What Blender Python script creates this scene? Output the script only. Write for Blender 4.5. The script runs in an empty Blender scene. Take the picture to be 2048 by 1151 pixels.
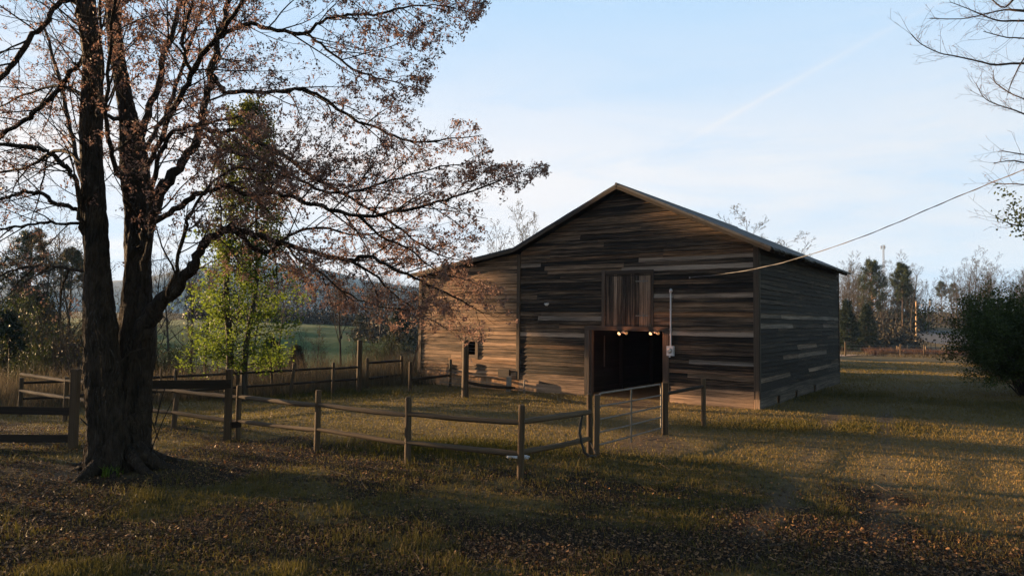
import bpy, math, random
import numpy as np
from mathutils import Vector, Matrix
from math import sin, cos, pi, radians, sqrt, atan2, tan

random.seed(7)
NP = np.random.RandomState(11)
SC = bpy.context.scene
COL = SC.collection

# ------------------------------------------------------------------ camera
FPX = 1365.0                     # focal length in pixels of the 2048 wide photograph (24 mm lens)
CAMZ = 2.8
ROT = Matrix.Rotation(radians(90 + 2.72), 4, 'X') @ Matrix.Rotation(radians(0.65), 4, 'Z')
cam_d = bpy.data.cameras.new('camera')
cam_d.sensor_width = 36.0
cam_d.lens = 36.0 * FPX / 2048.0
cam_d.clip_start = 0.1
cam_d.clip_end = 12000
cam = bpy.data.objects.new('camera', cam_d)
cam.matrix_world = Matrix.Translation((0, 0, CAMZ)) @ ROT
COL.objects.link(cam)
SC.camera = cam

# ------------------------------------------------------------------ light
SUN_EL = 6.5
SUN_DIR = Vector((-0.916 * cos(radians(SUN_EL)), 0.401 * cos(radians(SUN_EL)), sin(radians(SUN_EL)))).normalized()
sun_d = bpy.data.lights.new('sun', 'SUN')
sun_d.energy = 5.0
sun_d.angle = radians(0.55)
sun_d.color = (1.0, 0.65, 0.34)
sun = bpy.data.objects.new('sun', sun_d)
sun.rotation_euler = (-SUN_DIR).to_track_quat('-Z', 'Y').to_euler()
COL.objects.link(sun)

SC.view_settings.view_transform = 'Standard'
SC.view_settings.look = 'None'
SC.view_settings.gamma = 1.0
SC.view_settings.exposure = 2.6
SC.cycles.max_bounces = 6
SC.cycles.diffuse_bounces = 3
SC.cycles.transparent_max_bounces = 6
SC.cycles.use_denoising = True
SC.cycles.sample_clamp_indirect = 4.0

world = bpy.data.worlds.new('World')
SC.world = world
world.use_nodes = True


class NT:
    """small helper round a node tree"""
    def __init__(self, tree):
        self.t = tree
        self.t.nodes.clear()

    def n(self, kind, ins=None, **props):
        nd = self.t.nodes.new(kind)
        for k, v in props.items():
            setattr(nd, k, v)
        for k, v in (ins or {}).items():
            s = nd.inputs[k]
            if hasattr(v, 'is_output') or isinstance(v, bpy.types.NodeSocket):
                self.t.links.new(v, s)
            else:
                if isinstance(v, (tuple, list)) and len(v) == 3 and s.type == 'RGBA':
                    v = (*v, 1)
                s.default_value = v
        return nd

    def math(self, op, a, b=0.0, clamp=False):
        return self.n('ShaderNodeMath', {0: a, 1: b}, operation=op, use_clamp=clamp).outputs[0]

    def mix(self, f, a, b, mode='MIX'):
        return self.n('ShaderNodeMix', {0: f, 6: a, 7: b}, data_type='RGBA', blend_type=mode).outputs[2]

    def ramp(self, f, stops):
        r = self.n('ShaderNodeValToRGB', {0: f})
        e = r.color_ramp.elements
        while len(e) < len(stops):
            e.new(0.5)
        for el, (p, c) in zip(e, stops):
            el.position = p
            el.color = (c, c, c, 1) if isinstance(c, (int, float)) else (*c, 1)
        return r.outputs[0]

    def noise(self, vec, scale, detail=4, rough=0.55, dist=0.0):
        return self.n('ShaderNodeTexNoise', {'Vector': vec, 'Scale': scale, 'Detail': detail, 'Roughness': rough,
                                             'Distortion': dist}).outputs[0]

    def scale(self, vec, s):
        return self.n('ShaderNodeMapping', {'Vector': vec, 'Scale': s}).outputs[0]


def build_world():
    w = NT(world.node_tree)
    sky = w.n('ShaderNodeTexSky', sky_type='NISHITA', sun_disc=False, sun_elevation=radians(SUN_EL),
              sun_rotation=atan2(SUN_DIR.x, SUN_DIR.y), altitude=250, air_density=1.0, dust_density=0.6, ozone_density=1.0).outputs[0]
    d = w.n('ShaderNodeTexCoord').outputs['Generated']
    sep = w.n('ShaderNodeSeparateXYZ', {0: d})
    # thin cloud veil: noise on a flat layer overhead, streaked towards one bearing
    z = w.math('MAXIMUM', sep.outputs[2], 0.0)
    zz = w.math('ADD', z, 0.22)
    px = w.math('DIVIDE', sep.outputs[0], zz)
    py = w.math('DIVIDE', sep.outputs[1], zz)
    v = w.n('ShaderNodeCombineXYZ', {0: px, 1: py, 2: 0.0}).outputs[0]
    vr = w.n('ShaderNodeMapping', {'Vector': v, 'Rotation': (0, 0, radians(25)), 'Scale': (0.8, 1.6, 1)}).outputs[0]
    n1 = w.noise(vr, 1.1, 6, 0.55, 0.6)
    veil = w.ramp(n1, [(0.42, 0.0), (0.74, 1.0)])
    sd = w.n('ShaderNodeVectorMath', {0: d, 1: tuple(SUN_DIR)}, operation='DOT_PRODUCT').outputs['Value']
    fwd = w.n('ShaderNodeMapRange', {0: sd, 1: -0.72, 2: -0.22}, interpolation_type='SMOOTHSTEP').outputs[0]   # the veil thins out away from the sun
    low = w.ramp(z, [(0.0, 1.0), (0.43, 1.0), (0.66, 0.0)])
    blue = w.mix(w.math('MULTIPLY', w.math('MULTIPLY', low, fwd), 0.95), sky, HIGH)
    # bank of pale cirrus lying low, with a soft upper edge, and loose streaks above it
    edge = w.math('ADD', z, w.math('MULTIPLY', w.math('SUBTRACT', n1, 0.5), 0.30))
    bank = w.ramp(edge, [(0.0, 0.98), (0.22, 0.98), (0.31, 0.48), (0.43, 0.0)])
    vs = w.n('ShaderNodeCombineXYZ', {0: w.math('MULTIPLY', sep.outputs[0], 1.6), 1: w.math('MULTIPLY', sep.outputs[1], 1.6), 2: w.math('MULTIPLY', sep.outputs[2], 9.0)}).outputs[0]
    vt = w.n('ShaderNodeMapping', {'Vector': vs, 'Rotation': (0.25, -0.12, 0)}).outputs[0]
    n2 = w.noise(vt, 1.5, 6, 0.6, 0.8)
    bank = w.math('MULTIPLY', bank, w.ramp(n2, [(0.32, 0.40), (0.56, 1.0)]))
    amt = w.math('ADD', w.math('MULTIPLY', bank, 0.95), w.math('MULTIPLY', veil, 0.34), True)
    amt = w.math('MULTIPLY', amt, w.math('MULTIPLY', low, fwd))
    # a contrail: a thin great-circle line of ice
    a = (ROT.to_3x3() @ Vector(((1850 - 1024) / FPX, -(18 - 575.5) / FPX, -1))).normalized()
    b = (ROT.to_3x3() @ Vector(((1480 - 1024) / FPX, -(222 - 575.5) / FPX, -1))).normalized()
    nrm = a.cross(b).normalized()
    dist = w.n('ShaderNodeVectorMath', {0: d, 1: tuple(nrm)}, operation='DOT_PRODUCT').outputs['Value']
    line = w.ramp(w.math('ABSOLUTE', dist), [(0.0, 1.0), (0.0055, 0.0)])
    mid = (a + b).normalized()
    near = w.n('ShaderNodeVectorMath', {0: d, 1: tuple(mid)}, operation='DOT_PRODUCT').outputs['Value']
    line = w.math('MULTIPLY', line, w.ramp(near, [(0.972, 0.0), (0.99, 0.34)]))
    amt = w.math('ADD', amt, w.math('MULTIPLY', line, w.math('ADD', 0.3, veil)), True)
    # pale side towards the sun, greyer away from it
    g = w.n('ShaderNodeMapRange', {0: sd, 1: -0.25, 2: 0.75}).outputs[0]
    cl = w.mix(g, CLOUD_A, CLOUD_B)
    c = w.mix(amt, blue, cl)
    bg = w.n('ShaderNodeBackground', {'Color': c, 'Strength': SKY_STR})
    out = w.n('ShaderNodeOutputWorld', {'Surface': bg.outputs[0]})


SKY_STR = 0.05
HIGH = (1.60, 2.42, 3.35)
CLOUD_A = (2.62, 2.80, 3.02)
CLOUD_B = (3.5, 3.3, 3.25)
build_world()

# ------------------------------------------------------------------ geometry helpers


def ray(u, v):
    return ROT.to_3x3() @ Vector(((u - 1024) / FPX, -(v - 575.5) / FPX, -1))


def at(u, v, Y):
    """the point at distance Y along a line of sight of the photograph"""
    d = ray(u, v)
    return Vector((0, 0, CAMZ)) + d * (Y / d.y)


def gnd(u, v, z=0.0):
    d = ray(u, v)
    return Vector((0, 0, CAMZ)) + d * ((z - CAMZ) / d.z)


def smooth(a, b, x):
    t = np.clip((x - a) / (b - a), 0, 1)
    return t * t * (3 - 2 * t)


_perm = NP.permutation(4096)
_rnd = NP.rand(4096)


def vnoise(x, y):
    xi = np.floor(x).astype(int)
    yi = np.floor(y).astype(int)
    fx, fy = x - xi, y - yi
    fx = fx * fx * (3 - 2 * fx)
    fy = fy * fy * (3 - 2 * fy)

    def h(i, j):
        return _rnd[_perm[(_perm[i & 4095] + j) & 4095]]
    return (h(xi, yi) * (1 - fx) + h(xi + 1, yi) * fx) * (1 - fy) + (h(xi, yi + 1) * (1 - fx) + h(xi + 1, yi + 1) * fx) * fy


def fbm(x, y, oct=4):
    s, a, t = 0, 1, 0
    for k in range(oct):
        s = s + a * vnoise(x * 2 ** k + 17.3 * k, y * 2 ** k + 9.1 * k)
        t += a
        a *= 0.5
    return s / t


def height(x, y):
    x = np.asarray(x, float)
    y = np.asarray(y, float)
    ax = x / np.maximum(y, 1.0)
    wl = smooth(0.30, 0.02, ax)                       # left of the barn the land falls into a valley
    s = (x + 6) * -0.60 + (y - 27.5) * 0.80
    left = -0.25 * smooth(-8, 0, s) - 3.6 * smooth(0, 26, s) + 4.6 * smooth(48, 135, s) * (0.72 + 0.5 * smooth(0.1, -0.5, ax)) \
        + 3 * smooth(150, 420, s)
    wr = smooth(0.25, 0.5, ax)
    d = np.sqrt(x * x + y * y)
    right = -2.0 * smooth(62, 130, d) + 3.6 * smooth(140, 215, d) + 9 * smooth(200, 520, d)
    bump = (fbm(x * 0.35, y * 0.35, 3) - 0.5) * 0.16 * smooth(4, 12, d)
    bump = bump + (fbm(x * 0.05 + 3, y * 0.05, 3) - 0.5) * 1.2 * smooth(60, 140, d)
    barn = smooth(10, 3, np.hypot(x - 6, y - 30) - 8)
    return left * wl * (1 - barn * 0.7) + right * (1 - wl) + bump * (1 - 0.6 * barn)


def hz(x, y):
    return float(height(np.array([x]), np.array([y]))[0])


def on(x, y):
    return Vector((x, y, hz(x, y)))


def link(o, parent=None):
    COL.objects.link(o)
    if parent is not None:
        o.parent = parent
    return o


def thing(name, label, cat, loc=(0, 0, 0), rz=0.0, group=None):
    o = bpy.data.objects.new(name, None)
    o.empty_display_size = 0.3
    o.location = loc
    o.rotation_euler = (0, 0, rz)
    link(o)
    return tag(o, label, cat, group)


def tag(o, label=None, cat=None, group=None, kind=None):
    if label:
        o['label'] = label
    if cat:
        o['category'] = cat
    if group:
        o['group'] = group
    if kind:
        o['kind'] = kind
    return o


def np_mesh(name, V, F, mat, parent=None, tone=None, uv=None, smooth_=False):
    """mesh object from arrays; F is (M,k)"""
    V = np.asarray(V, np.float32)
    F = np.asarray(F, np.int32)
    me = bpy.data.meshes.new(name)
    M, k = F.shape
    me.vertices.add(len(V))
    me.vertices.foreach_set('co', V.ravel())
    me.loops.add(M * k)
    me.loops.foreach_set('vertex_index', F.ravel())
    me.polygons.add(M)
    me.polygons.foreach_set('loop_start', np.arange(0, M * k, k, dtype=np.int32))
    me.polygons.foreach_set('loop_total', np.full(M, k, np.int32))
    if smooth_:
        me.polygons.foreach_set('use_smooth', np.ones(M, bool))
    if tone is not None:
        c = me.color_attributes.new('tone', 'FLOAT_COLOR', 'POINT')
        tone = np.asarray(tone, np.float32)
        if tone.ndim == 1:
            tone = np.stack([tone] * 3, 1)
        c.data.foreach_set('color', np.concatenate([tone, np.ones((len(V), 1), np.float32)], 1).ravel())
    if uv is not None:
        l = me.uv_layers.new(name='uv')
        l.data.foreach_set('uv', np.asarray(uv, np.float32)[F.ravel()].ravel())
    me.update(calc_edges=True)
    me.validate()
    if mat:
        me.materials.append(mat)
    return link(bpy.data.objects.new(name, me), parent)


class MB:
    """collects boxes, bars, tubes and boards, then links them as one mesh"""
    def __init__(s):
        s.v, s.f, s.uv, s.t, s.sm = [], [], [], [], []

    def face(s, pts, uvs=None, tone=(0.5, 0, 0), sm=False):
        b = len(s.v)
        s.v += [tuple(p) for p in pts]
        s.f.append(tuple(range(b, b + len(pts))))
        s.uv += uvs if uvs else [(p[0], p[2]) for p in pts]
        s.t += [tone] * len(pts)
        s.sm.append(sm)

    def bar(s, p, q, w, h, tone=None, up=(0, 0, 1), jit=0.0):
        """a squared timber from p to q; w across, h along up"""
        p, q = Vector(p), Vector(q)
        d = (q - p)
        L = d.length
        d.normalize()
        x = d.cross(Vector(up))
        if x.length < 1e-4:
            x = d.cross(Vector((0, 1, 0)))
        x.normalize()
        y = x.cross(d).normalized()
        tone = tone or (random.uniform(0.3, 0.7), random.random() * 0.3, 0)
        o = random.random() * 40
        c = [x * (sx * w / 2) + y * (sy * h / 2) for sx, sy in ((-1, -1), (1, -1), (1, 1), (-1, 1))]
        j = lambda: Vector((random.uniform(-jit, jit), random.uniform(-jit, jit), random.uniform(-jit, jit)))
        A = [p + k + j() for k in c]
        B = [q + k + j() for k in c]
        for i in range(4):
            k = (i + 1) % 4
            e = w if i in (0, 2) else h
            s.face([A[i], A[k], B[k], B[i]], [(o, i * .31), (o, i * .31 + e), (o + L, i * .31 + e), (o + L, i * .31)], tone)
        s.face([A[3], A[2], A[1], A[0]], [(o, 0), (o + .01, .02), (o + .02, .1), (o, .1)], tone)
        s.face(B, [(o, 0), (o + .01, .02), (o + .02, .1), (o, .1)], tone)

    def box(s, a, b, tone=None):
        a, b = Vector(a), Vector(b)
        m = (a + b) / 2
        e = b - a
        ax = max(range(3), key=lambda i: e[i])
        p = m.copy()
        q = m.copy()
        p[ax], q[ax] = a[ax], b[ax]
        if ax == 2:
            s.bar(p, q, e[0], e[1], tone, up=(0, 1, 0))
        elif ax == 0:
            s.bar(p, q, e[1], e[2], tone)
        else:
            s.bar(p, q, e[0], e[2], tone)

    def tube(s, pts, rad, sides=8, tone=None, cap=True, wob=0.0):
        pts = [Vector(p) for p in pts]
        n = len(pts)
        if not hasattr(rad, '__len__'):
            rad = [rad] * n
        tone = tone or (random.uniform(0.3, 0.7), random.random() * 0.3, 0)
        o = random.random() * 40
        b = len(s.v)
        t = (pts[1] - pts[0]).normalized()
        x = t.orthogonal().normalized()
        L = 0
        for i in range(n):
            tt = (pts[min(i + 1, n - 1)] - pts[max(i - 1, 0)]).normalized()
            x = (x - tt * x.dot(tt)).normalized()
            y = tt.cross(x)
            if i:
                L += (pts[i] - pts[i - 1]).length
            for k in range(sides + 1):
                a = 2 * pi * k / sides
                r = rad[i] * (1 + (wob * sin(3 * a + o + i) if wob else 0))
                s.v.append(tuple(pts[i] + (x * cos(a) + y * sin(a)) * r))
                s.uv.append((o + L, a * rad[i] + o))
                s.t.append(tone)
        w = sides + 1
        for i in range(n - 1):
            for k in range(sides):
                q = b + i * w + k
                s.f.append((q, q + 1, q + w + 1, q + w))
                s.sm.append(True)
        if cap:
            for i, fl in ((0, True), (n - 1, False)):
                ring = [s.v[b + i * w + k] for k in range(sides)]
                if fl:
                    ring = ring[::-1]
                s.face(ring, [(o + .3 * p[0], p[1]) for p in ring], tone)

    def lathe(s, base, prof, sides=12, axis=(0, 0, 1), tone=None):
        ax = Vector(axis).normalized()
        s.tube([Vector(base) + ax * z for r, z in prof], [max(r, 1e-3) for r, z in prof], sides, tone)

    def build(s, name, mat, parent=None):
        me = bpy.data.meshes.new(name)
        me.from_pydata(s.v, [], s.f)
        l = me.uv_layers.new(name='uv')
        idx = np.zeros(len(me.loops), np.int32)
        me.loops.foreach_get('vertex_index', idx)
        l.data.foreach_set('uv', np.asarray(s.uv, np.float32)[idx].ravel())
        c = me.color_attributes.new('tone', 'FLOAT_COLOR', 'POINT')
        t = np.asarray(s.t, np.float32)
        c.data.foreach_set('color', np.concatenate([t, np.ones((len(t), 1), np.float32)], 1).ravel())
        me.polygons.foreach_set('use_smooth', np.asarray(s.sm, bool))
        me.update()
        if mat:
            me.materials.append(mat)
        return link(bpy.data.objects.new(name, me), parent)


# ------------------------------------------------------------------ materials
def new_mat(name):
    m = bpy.data.materials.new(name)
    m.use_nodes = True
    return m, NT(m.node_tree)


def finish(w, color, rough=0.85, bump=None, strength=0.4, dist=0.01, spec=0.25, metal=0.0):
    ins = {'Base Color': color, 'Roughness': rough, 'Specular IOR Level': spec, 'Metallic': metal}
    if bump is not None:
        ins['Normal'] = w.n('ShaderNodeBump', {'Height': bump, 'Strength': strength, 'Distance': dist}).outputs[0]
    p = w.n('ShaderNodeBsdfPrincipled', ins)
    w.n('ShaderNodeOutputMaterial', {'Surface': p.outputs[0]})


def wood_mat(name, dark, light, grey, spots=0.3, bump=0.6, streak=0.45, skew=1.0):
    """weathered timber: grain runs along the uv's first axis; tone.r brightness, tone.g greyness of each board"""
    m, w = new_mat(name)
    uv = w.n('ShaderNodeUVMap').outputs[0]
    at_ = w.n('ShaderNodeAttribute', attribute_name='tone')
    sp = w.n('ShaderNodeSeparateColor', {0: at_.outputs['Color']})
    g1 = w.noise(w.scale(uv, (0.42, 30, 1)), 1.0, 6, 0.66, 0.25)
    g2 = w.noise(w.scale(uv, (1.6, 120, 1)), 1.0, 4, 0.62)
    big = w.noise(w.scale(uv, (0.45, 3.0, 1)), 1.0, 5, 0.7)
    g1c = w.ramp(g1, [(0.34, 0.0), (0.66, 1.0)])
    g2c = w.ramp(g2, [(0.34, 0.0), (0.68, 1.0)])
    bigc = w.ramp(big, [(0.32, 0.0), (0.68, 1.0)])
    k = w.math('ADD', w.math('MULTIPLY', w.math('SUBTRACT', g1c, 0.5), streak), w.math('MULTIPLY', w.math('SUBTRACT', g2c, 0.5), streak * 0.5))
    k = w.math('ADD', k, w.math('MULTIPLY', w.math('SUBTRACT', bigc, 0.5), spots))
    f = w.math('POWER', w.math('ADD', w.math('MULTIPLY', sp.outputs[0], 0.85), k, True), skew)
    c = w.mix(f, dark, light)
    gr = w.mix(f, tuple(x * 0.10 for x in grey), grey)
    hot = w.ramp(sp.outputs[2], [(0.80, 0.0), (0.95, 0.7)])
    c = w.mix(hot, c, w.mix(f, dark, (light[0] * 1.05, light[1] * 0.80, light[2] * 0.55)))
    c = w.mix(sp.outputs[1], c, gr)
    knots = w.n('ShaderNodeTexVoronoi', {'Vector': w.scale(uv, (1.6, 7, 1)), 'Scale': 1.0}).outputs['Distance']
    kn = w.ramp(knots, [(0.03, 1.0), (0.09, 0.0)])
    c = w.mix(w.math('MULTIPLY', kn, 0.7), c, tuple(x * 0.5 for x in dark))
    h = w.math('ADD', g1, w.math('MULTIPLY', g2, 0.7))
    finish(w, c, 0.82, h, bump, 0.012, 0.2)
    return m


def leaf_mat(name, c1, c2, trans=0.4, tcol=None, rough=0.55, spec=0.08):
    m, w = new_mat(name)
    at_ = w.n('ShaderNodeAttribute', attribute_name='tone')
    sp = w.n('ShaderNodeSeparateColor', {0: at_.outputs['Color']})
    c = w.mix(sp.outputs[0], c1, c2)
    p = w.n('ShaderNodeBsdfPrincipled', {'Base Color': c, 'Roughness': rough, 'Specular IOR Level': spec})
    t = w.n('ShaderNodeBsdfTranslucent', {'Color': w.mix(0.6, c, tcol) if tcol else c})
    x = w.n('ShaderNodeMixShader', {0: trans, 1: p.outputs[0], 2: t.outputs[0]})
    w.n('ShaderNodeOutputMaterial', {'Surface': x.outputs[0]})
    return m


def bark_mat(name, dark, light, sc=9.0, bump=1.0, dist=0.03):
    m, w = new_mat(name)
    o = w.n('ShaderNodeTexCoord').outputs['Object']
    v = w.scale(o, (1, 1, 0.28))
    n1 = w.noise(v, sc, 6, 0.65, 0.8)
    n2 = w.noise(o, sc * 0.25, 3, 0.6)
    vo = w.n('ShaderNodeTexVoronoi', {'Vector': v, 'Scale': sc * 1.2}, feature='DISTANCE_TO_EDGE').outputs['Distance']
    k = w.math('ADD', w.math('MULTIPLY', n1, 0.6), w.math('MULTIPLY', n2, 0.4))
    c = w.mix(w.ramp(k, [(0.32, 0.0), (0.68, 1.0)]), dark, light)
    h = w.math('ADD', w.math('MULTIPLY', w.math('MINIMUM', vo, 0.25), 2.0), n1)
    finish(w, c, 0.9, h, bump, dist, 0.15)
    return m


def plain_mat(name, col, rough=0.6, metal=0.0, var=0.25, sc=6.0, bump=0.0, spec=0.3):
    m, w = new_mat(name)
    o = w.n('ShaderNodeTexCoord').outputs['Object']
    n1 = w.noise(o, sc, 5, 0.6)
    c = w.mix(w.ramp(n1, [(0.3, 0.0), (0.7, 1.0)]), tuple(x * (1 - var) for x in col), tuple(min(1, x * (1 + var)) for x in col))
    finish(w, c, rough, n1 if bump else None, bump, 0.01, spec, metal)
    return m


def emit_mat(name, col, s):
    m, w = new_mat(name)
    e = w.n('ShaderNodeEmission', {'Color': col, 'Strength': s})
    w.n('ShaderNodeOutputMaterial', {'Surface': e.outputs[0]})
    return m


BARN = wood_mat('barn siding wood', (0.006, 0.0042, 0.003), (0.46, 0.280, 0.165), (0.21, 0.180, 0.156), 0.34, 1.0, 0.62, 1.7)
TRIM = wood_mat('barn trim wood', (0.0174, 0.0119, 0.0084), (0.1091, 0.0719, 0.0446), (0.0992, 0.0893, 0.0843), 0.25, 0.6)
INSIDE = wood_mat('barn interior wood', (0.0050, 0.0034, 0.0025), (0.0210, 0.0143, 0.0101), (0.0210, 0.0189, 0.0168), 0.25, 0.6)
POST = wood_mat('fence wood', (0.0186, 0.0116, 0.0065), (0.1116, 0.0721, 0.0395), (0.0930, 0.0790, 0.0651), 0.25, 0.6)
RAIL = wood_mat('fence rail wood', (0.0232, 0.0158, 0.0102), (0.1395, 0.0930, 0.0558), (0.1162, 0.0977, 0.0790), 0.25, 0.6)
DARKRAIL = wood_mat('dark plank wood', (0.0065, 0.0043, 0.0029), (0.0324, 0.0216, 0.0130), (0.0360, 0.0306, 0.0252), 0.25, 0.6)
POLE = wood_mat('pole wood', (0.12, 0.075, 0.04), (0.45, 0.30, 0.16), (0.3, 0.26, 0.22), 0.25, 0.6)
BARK = bark_mat('maple bark', (0.0035, 0.0026, 0.002), (0.050, 0.037, 0.027), 12, 1.0, 0.07)
TWIG = bark_mat('twig bark', (0.0176, 0.0128, 0.0096), (0.0560, 0.0400, 0.0288), 14, 0.3, 0.01)
BAREBARK = bark_mat('grey bark', (0.0180, 0.0144, 0.0108), (0.0576, 0.0468, 0.0360), 5, 0.5, 0.03)
BARETWIG = bark_mat('brown twigs', (0.0198, 0.0144, 0.0108), (0.0504, 0.0360, 0.0252), 5, 0.2, 0.02)
PINEBARK = bark_mat('pine bark', (0.0336, 0.0224, 0.0168), (0.0952, 0.0672, 0.0476), 5, 0.5, 0.03)
SAMARA = leaf_mat('pale maple seed clusters', (0.085, 0.052, 0.047), (0.25, 0.160, 0.132), 0.38, (0.26, 0.155, 0.12))
GREEN = leaf_mat('fresh green leaves', (0.030, 0.055, 0.008), (0.080, 0.118, 0.018), 0.45, (0.16, 0.22, 0.025))
IVY = leaf_mat('dull green leaves', (0.022, 0.034, 0.008), (0.066, 0.080, 0.018), 0.35, (0.12, 0.14, 0.025))
OLIVE = leaf_mat('dark olive leaves', (0.012, 0.019, 0.006), (0.040, 0.054, 0.014), 0.25, (0.06, 0.075, 0.014))
PINE = leaf_mat('pine needles', (0.0178, 0.0275, 0.0113), (0.0527, 0.0632, 0.0211), 0.2)
CEDAR = leaf_mat('cedar foliage', (0.0080, 0.0136, 0.0064), (0.0272, 0.0352, 0.0128), 0.15)
BUSHM = leaf_mat('dark evergreen leaves', (0.016, 0.026, 0.008), (0.060, 0.080, 0.020), 0.2)
BUD = leaf_mat('spring buds', (0.0378, 0.0260, 0.0126), (0.0714, 0.0588, 0.0210), 0.35)
GRASSM = leaf_mat('grass blades', (0.0252, 0.0302, 0.0050), (0.1900, 0.1270, 0.0466), 0.35, (0.1050, 0.1008, 0.0168), 0.6)
TALLM = leaf_mat('dry stalks', (0.034, 0.029, 0.020), (0.120, 0.098, 0.064), 0.3, (0.11, 0.088, 0.056), 0.8)
LITTER = leaf_mat('fallen leaves', (0.016, 0.0075, 0.0042), (0.34, 0.180, 0.078), 0.15, (0.26, 0.13, 0.05), 0.6, 0.16)
BRAMBLE = leaf_mat('bramble stems', (0.0189, 0.0160, 0.0168), (0.0420, 0.0336, 0.0328), 0.1)
GALV = plain_mat('galvanised steel', (0.35, 0.34, 0.33), 0.45, 0.7, 0.3, 8)
GATEM = plain_mat('worn gate steel', (0.12, 0.11, 0.10), 0.5, 0.5, 0.4, 14)
GREYP = plain_mat('grey painted box', (0.42, 0.42, 0.43), 0.5, 0.0, 0.15, 10)
BLACKP = plain_mat('black plastic', (0.012, 0.012, 0.013), 0.5, 0.0, 0.3, 8)
RUBBER = plain_mat('black rubber', (0.015, 0.013, 0.012), 0.7, 0.0, 0.3, 8)
MASTM = plain_mat('dull mast steel', (0.10, 0.11, 0.13), .7, 0, .1, 1)
CANM = plain_mat('grey can', (0.3, 0.3, 0.31), .6, 0, .1, 3)
WHITEP = plain_mat('white plastic', (0.40, 0.39, 0.39), 0.5, 0.0, 0.1, 8)
CABLEM = plain_mat('cable sheath', (0.06, 0.055, 0.056), 0.6, 0.0, 0.3, 4)
CONC = plain_mat('pale concrete', (0.1440, 0.1260, 0.1080), 0.9, 0.0, 0.3, 9, 0.5)
WIREM = plain_mat('fence wire', (0.22, 0.20, 0.18), 0.6, 0.3, 0.3, 4)
REDM = plain_mat('rusty red netting', (0.30, 0.11, 0.06), 0.8, 0.0, 0.3, 2)
GLOW = emit_mat('lamp glow', (1.0, 0.58, 0.24), 0.42)
GLOWDIM = emit_mat('lamp glow seen from the side', (1.0, 0.45, 0.16), 0.07)
GLASSM = plain_mat('lamp glass off', (0.55, 0.54, 0.5), 0.15, 0.0, 0.1, 4, 0, 0.6)


def roof_mat():
    m, w = new_mat('weathered tin roof')
    o = w.n('ShaderNodeTexCoord').outputs['Object']
    n1 = w.noise(w.scale(o, (1.3, 0.5, 1.3)), 1.6, 6, 0.65, 0.5)
    n2 = w.noise(o, 9.0, 4, 0.6)
    c = w.mix(w.ramp(n1, [(0.35, 0.0), (0.7, 1.0)]), (0.0130, 0.0126, 0.0139), (0.0456, 0.0477, 0.0542))
    c = w.mix(w.ramp(n2, [(0.55, 0.0), (0.75, 0.5)]), c, (0.05, 0.03, 0.022))
    finish(w, c, 0.6, w.math('ADD', n1, w.math('MULTIPLY', n2, 0.4)), 0.5, 0.02, 0.3, 0.15)
    return m


ROOF = roof_mat()


def ground_mat():
    m, w = new_mat('ground of grass, leaf litter and dirt')
    o = w.n('ShaderNodeTexCoord').outputs['Object']
    at_ = w.n('ShaderNodeAttribute', attribute_name='tone')
    sp = w.n('ShaderNodeSeparateColor', {0: at_.outputs['Color']})
    n1 = w.noise(o, 5.0, 6, 0.7)
    n2 = w.noise(o, 26.0, 4, 0.7)
    n3 = w.noise(o, 0.6, 5, 0.6, 0.5)
    green = w.mix(n2, (0.0126, 0.0151, 0.0042), (0.0357, 0.0370, 0.0092))
    dry = w.mix(n2, (0.0767, 0.0572, 0.0287), (0.1939, 0.1481, 0.0767))
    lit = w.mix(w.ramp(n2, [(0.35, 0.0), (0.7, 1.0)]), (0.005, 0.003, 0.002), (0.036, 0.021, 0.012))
    dirt = w.mix(n2, (0.060, 0.042, 0.028), (0.135, 0.098, 0.066))
    fg = w.math('ADD', sp.outputs[0], w.math('MULTIPLY', w.math('SUBTRACT', n1, 0.5), 1.1), True)
    c = w.mix(w.ramp(fg, [(0.35, 0.0), (0.65, 1.0)]), dry, green)
    fl = w.math('ADD', sp.outputs[1], w.math('MULTIPLY', w.math('SUBTRACT', n1, 0.5), 0.9), True)
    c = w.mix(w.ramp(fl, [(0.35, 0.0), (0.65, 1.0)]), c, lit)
    fd = w.math('ADD', sp.outputs[2], w.math('MULTIPLY', w.math('SUBTRACT', n1, 0.5), 0.5), True)
    c = w.mix(w.ramp(fd, [(0.4, 0.0), (0.7, 1.0)]), c, dirt)
    c = w.mix(w.math('MULTIPLY', n3, 0.35), c, (0.035, 0.028, 0.014))
    h = w.math('ADD', w.math('MULTIPLY', n1, 1.0), w.math('MULTIPLY', n2, 0.8))
    finish(w, c, 0.95, h, 0.9, 0.05, 0.1)
    return m


GROUND = ground_mat()


def pasture_mat(name, a, b):
    m, w = new_mat(name)
    o = w.n('ShaderNodeTexCoord').outputs['Object']
    n1 = w.noise(o, 0.05, 6, 0.6)
    n2 = w.noise(o, 0.7, 4, 0.6)
    c = w.mix(w.math('ADD', w.math('MULTIPLY', n1, 0.6), w.math('MULTIPLY', n2, 0.4)), a, b)
    finish(w, c, 0.95, n2, 0.5, 0.2, 0.1)
    return m


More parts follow.
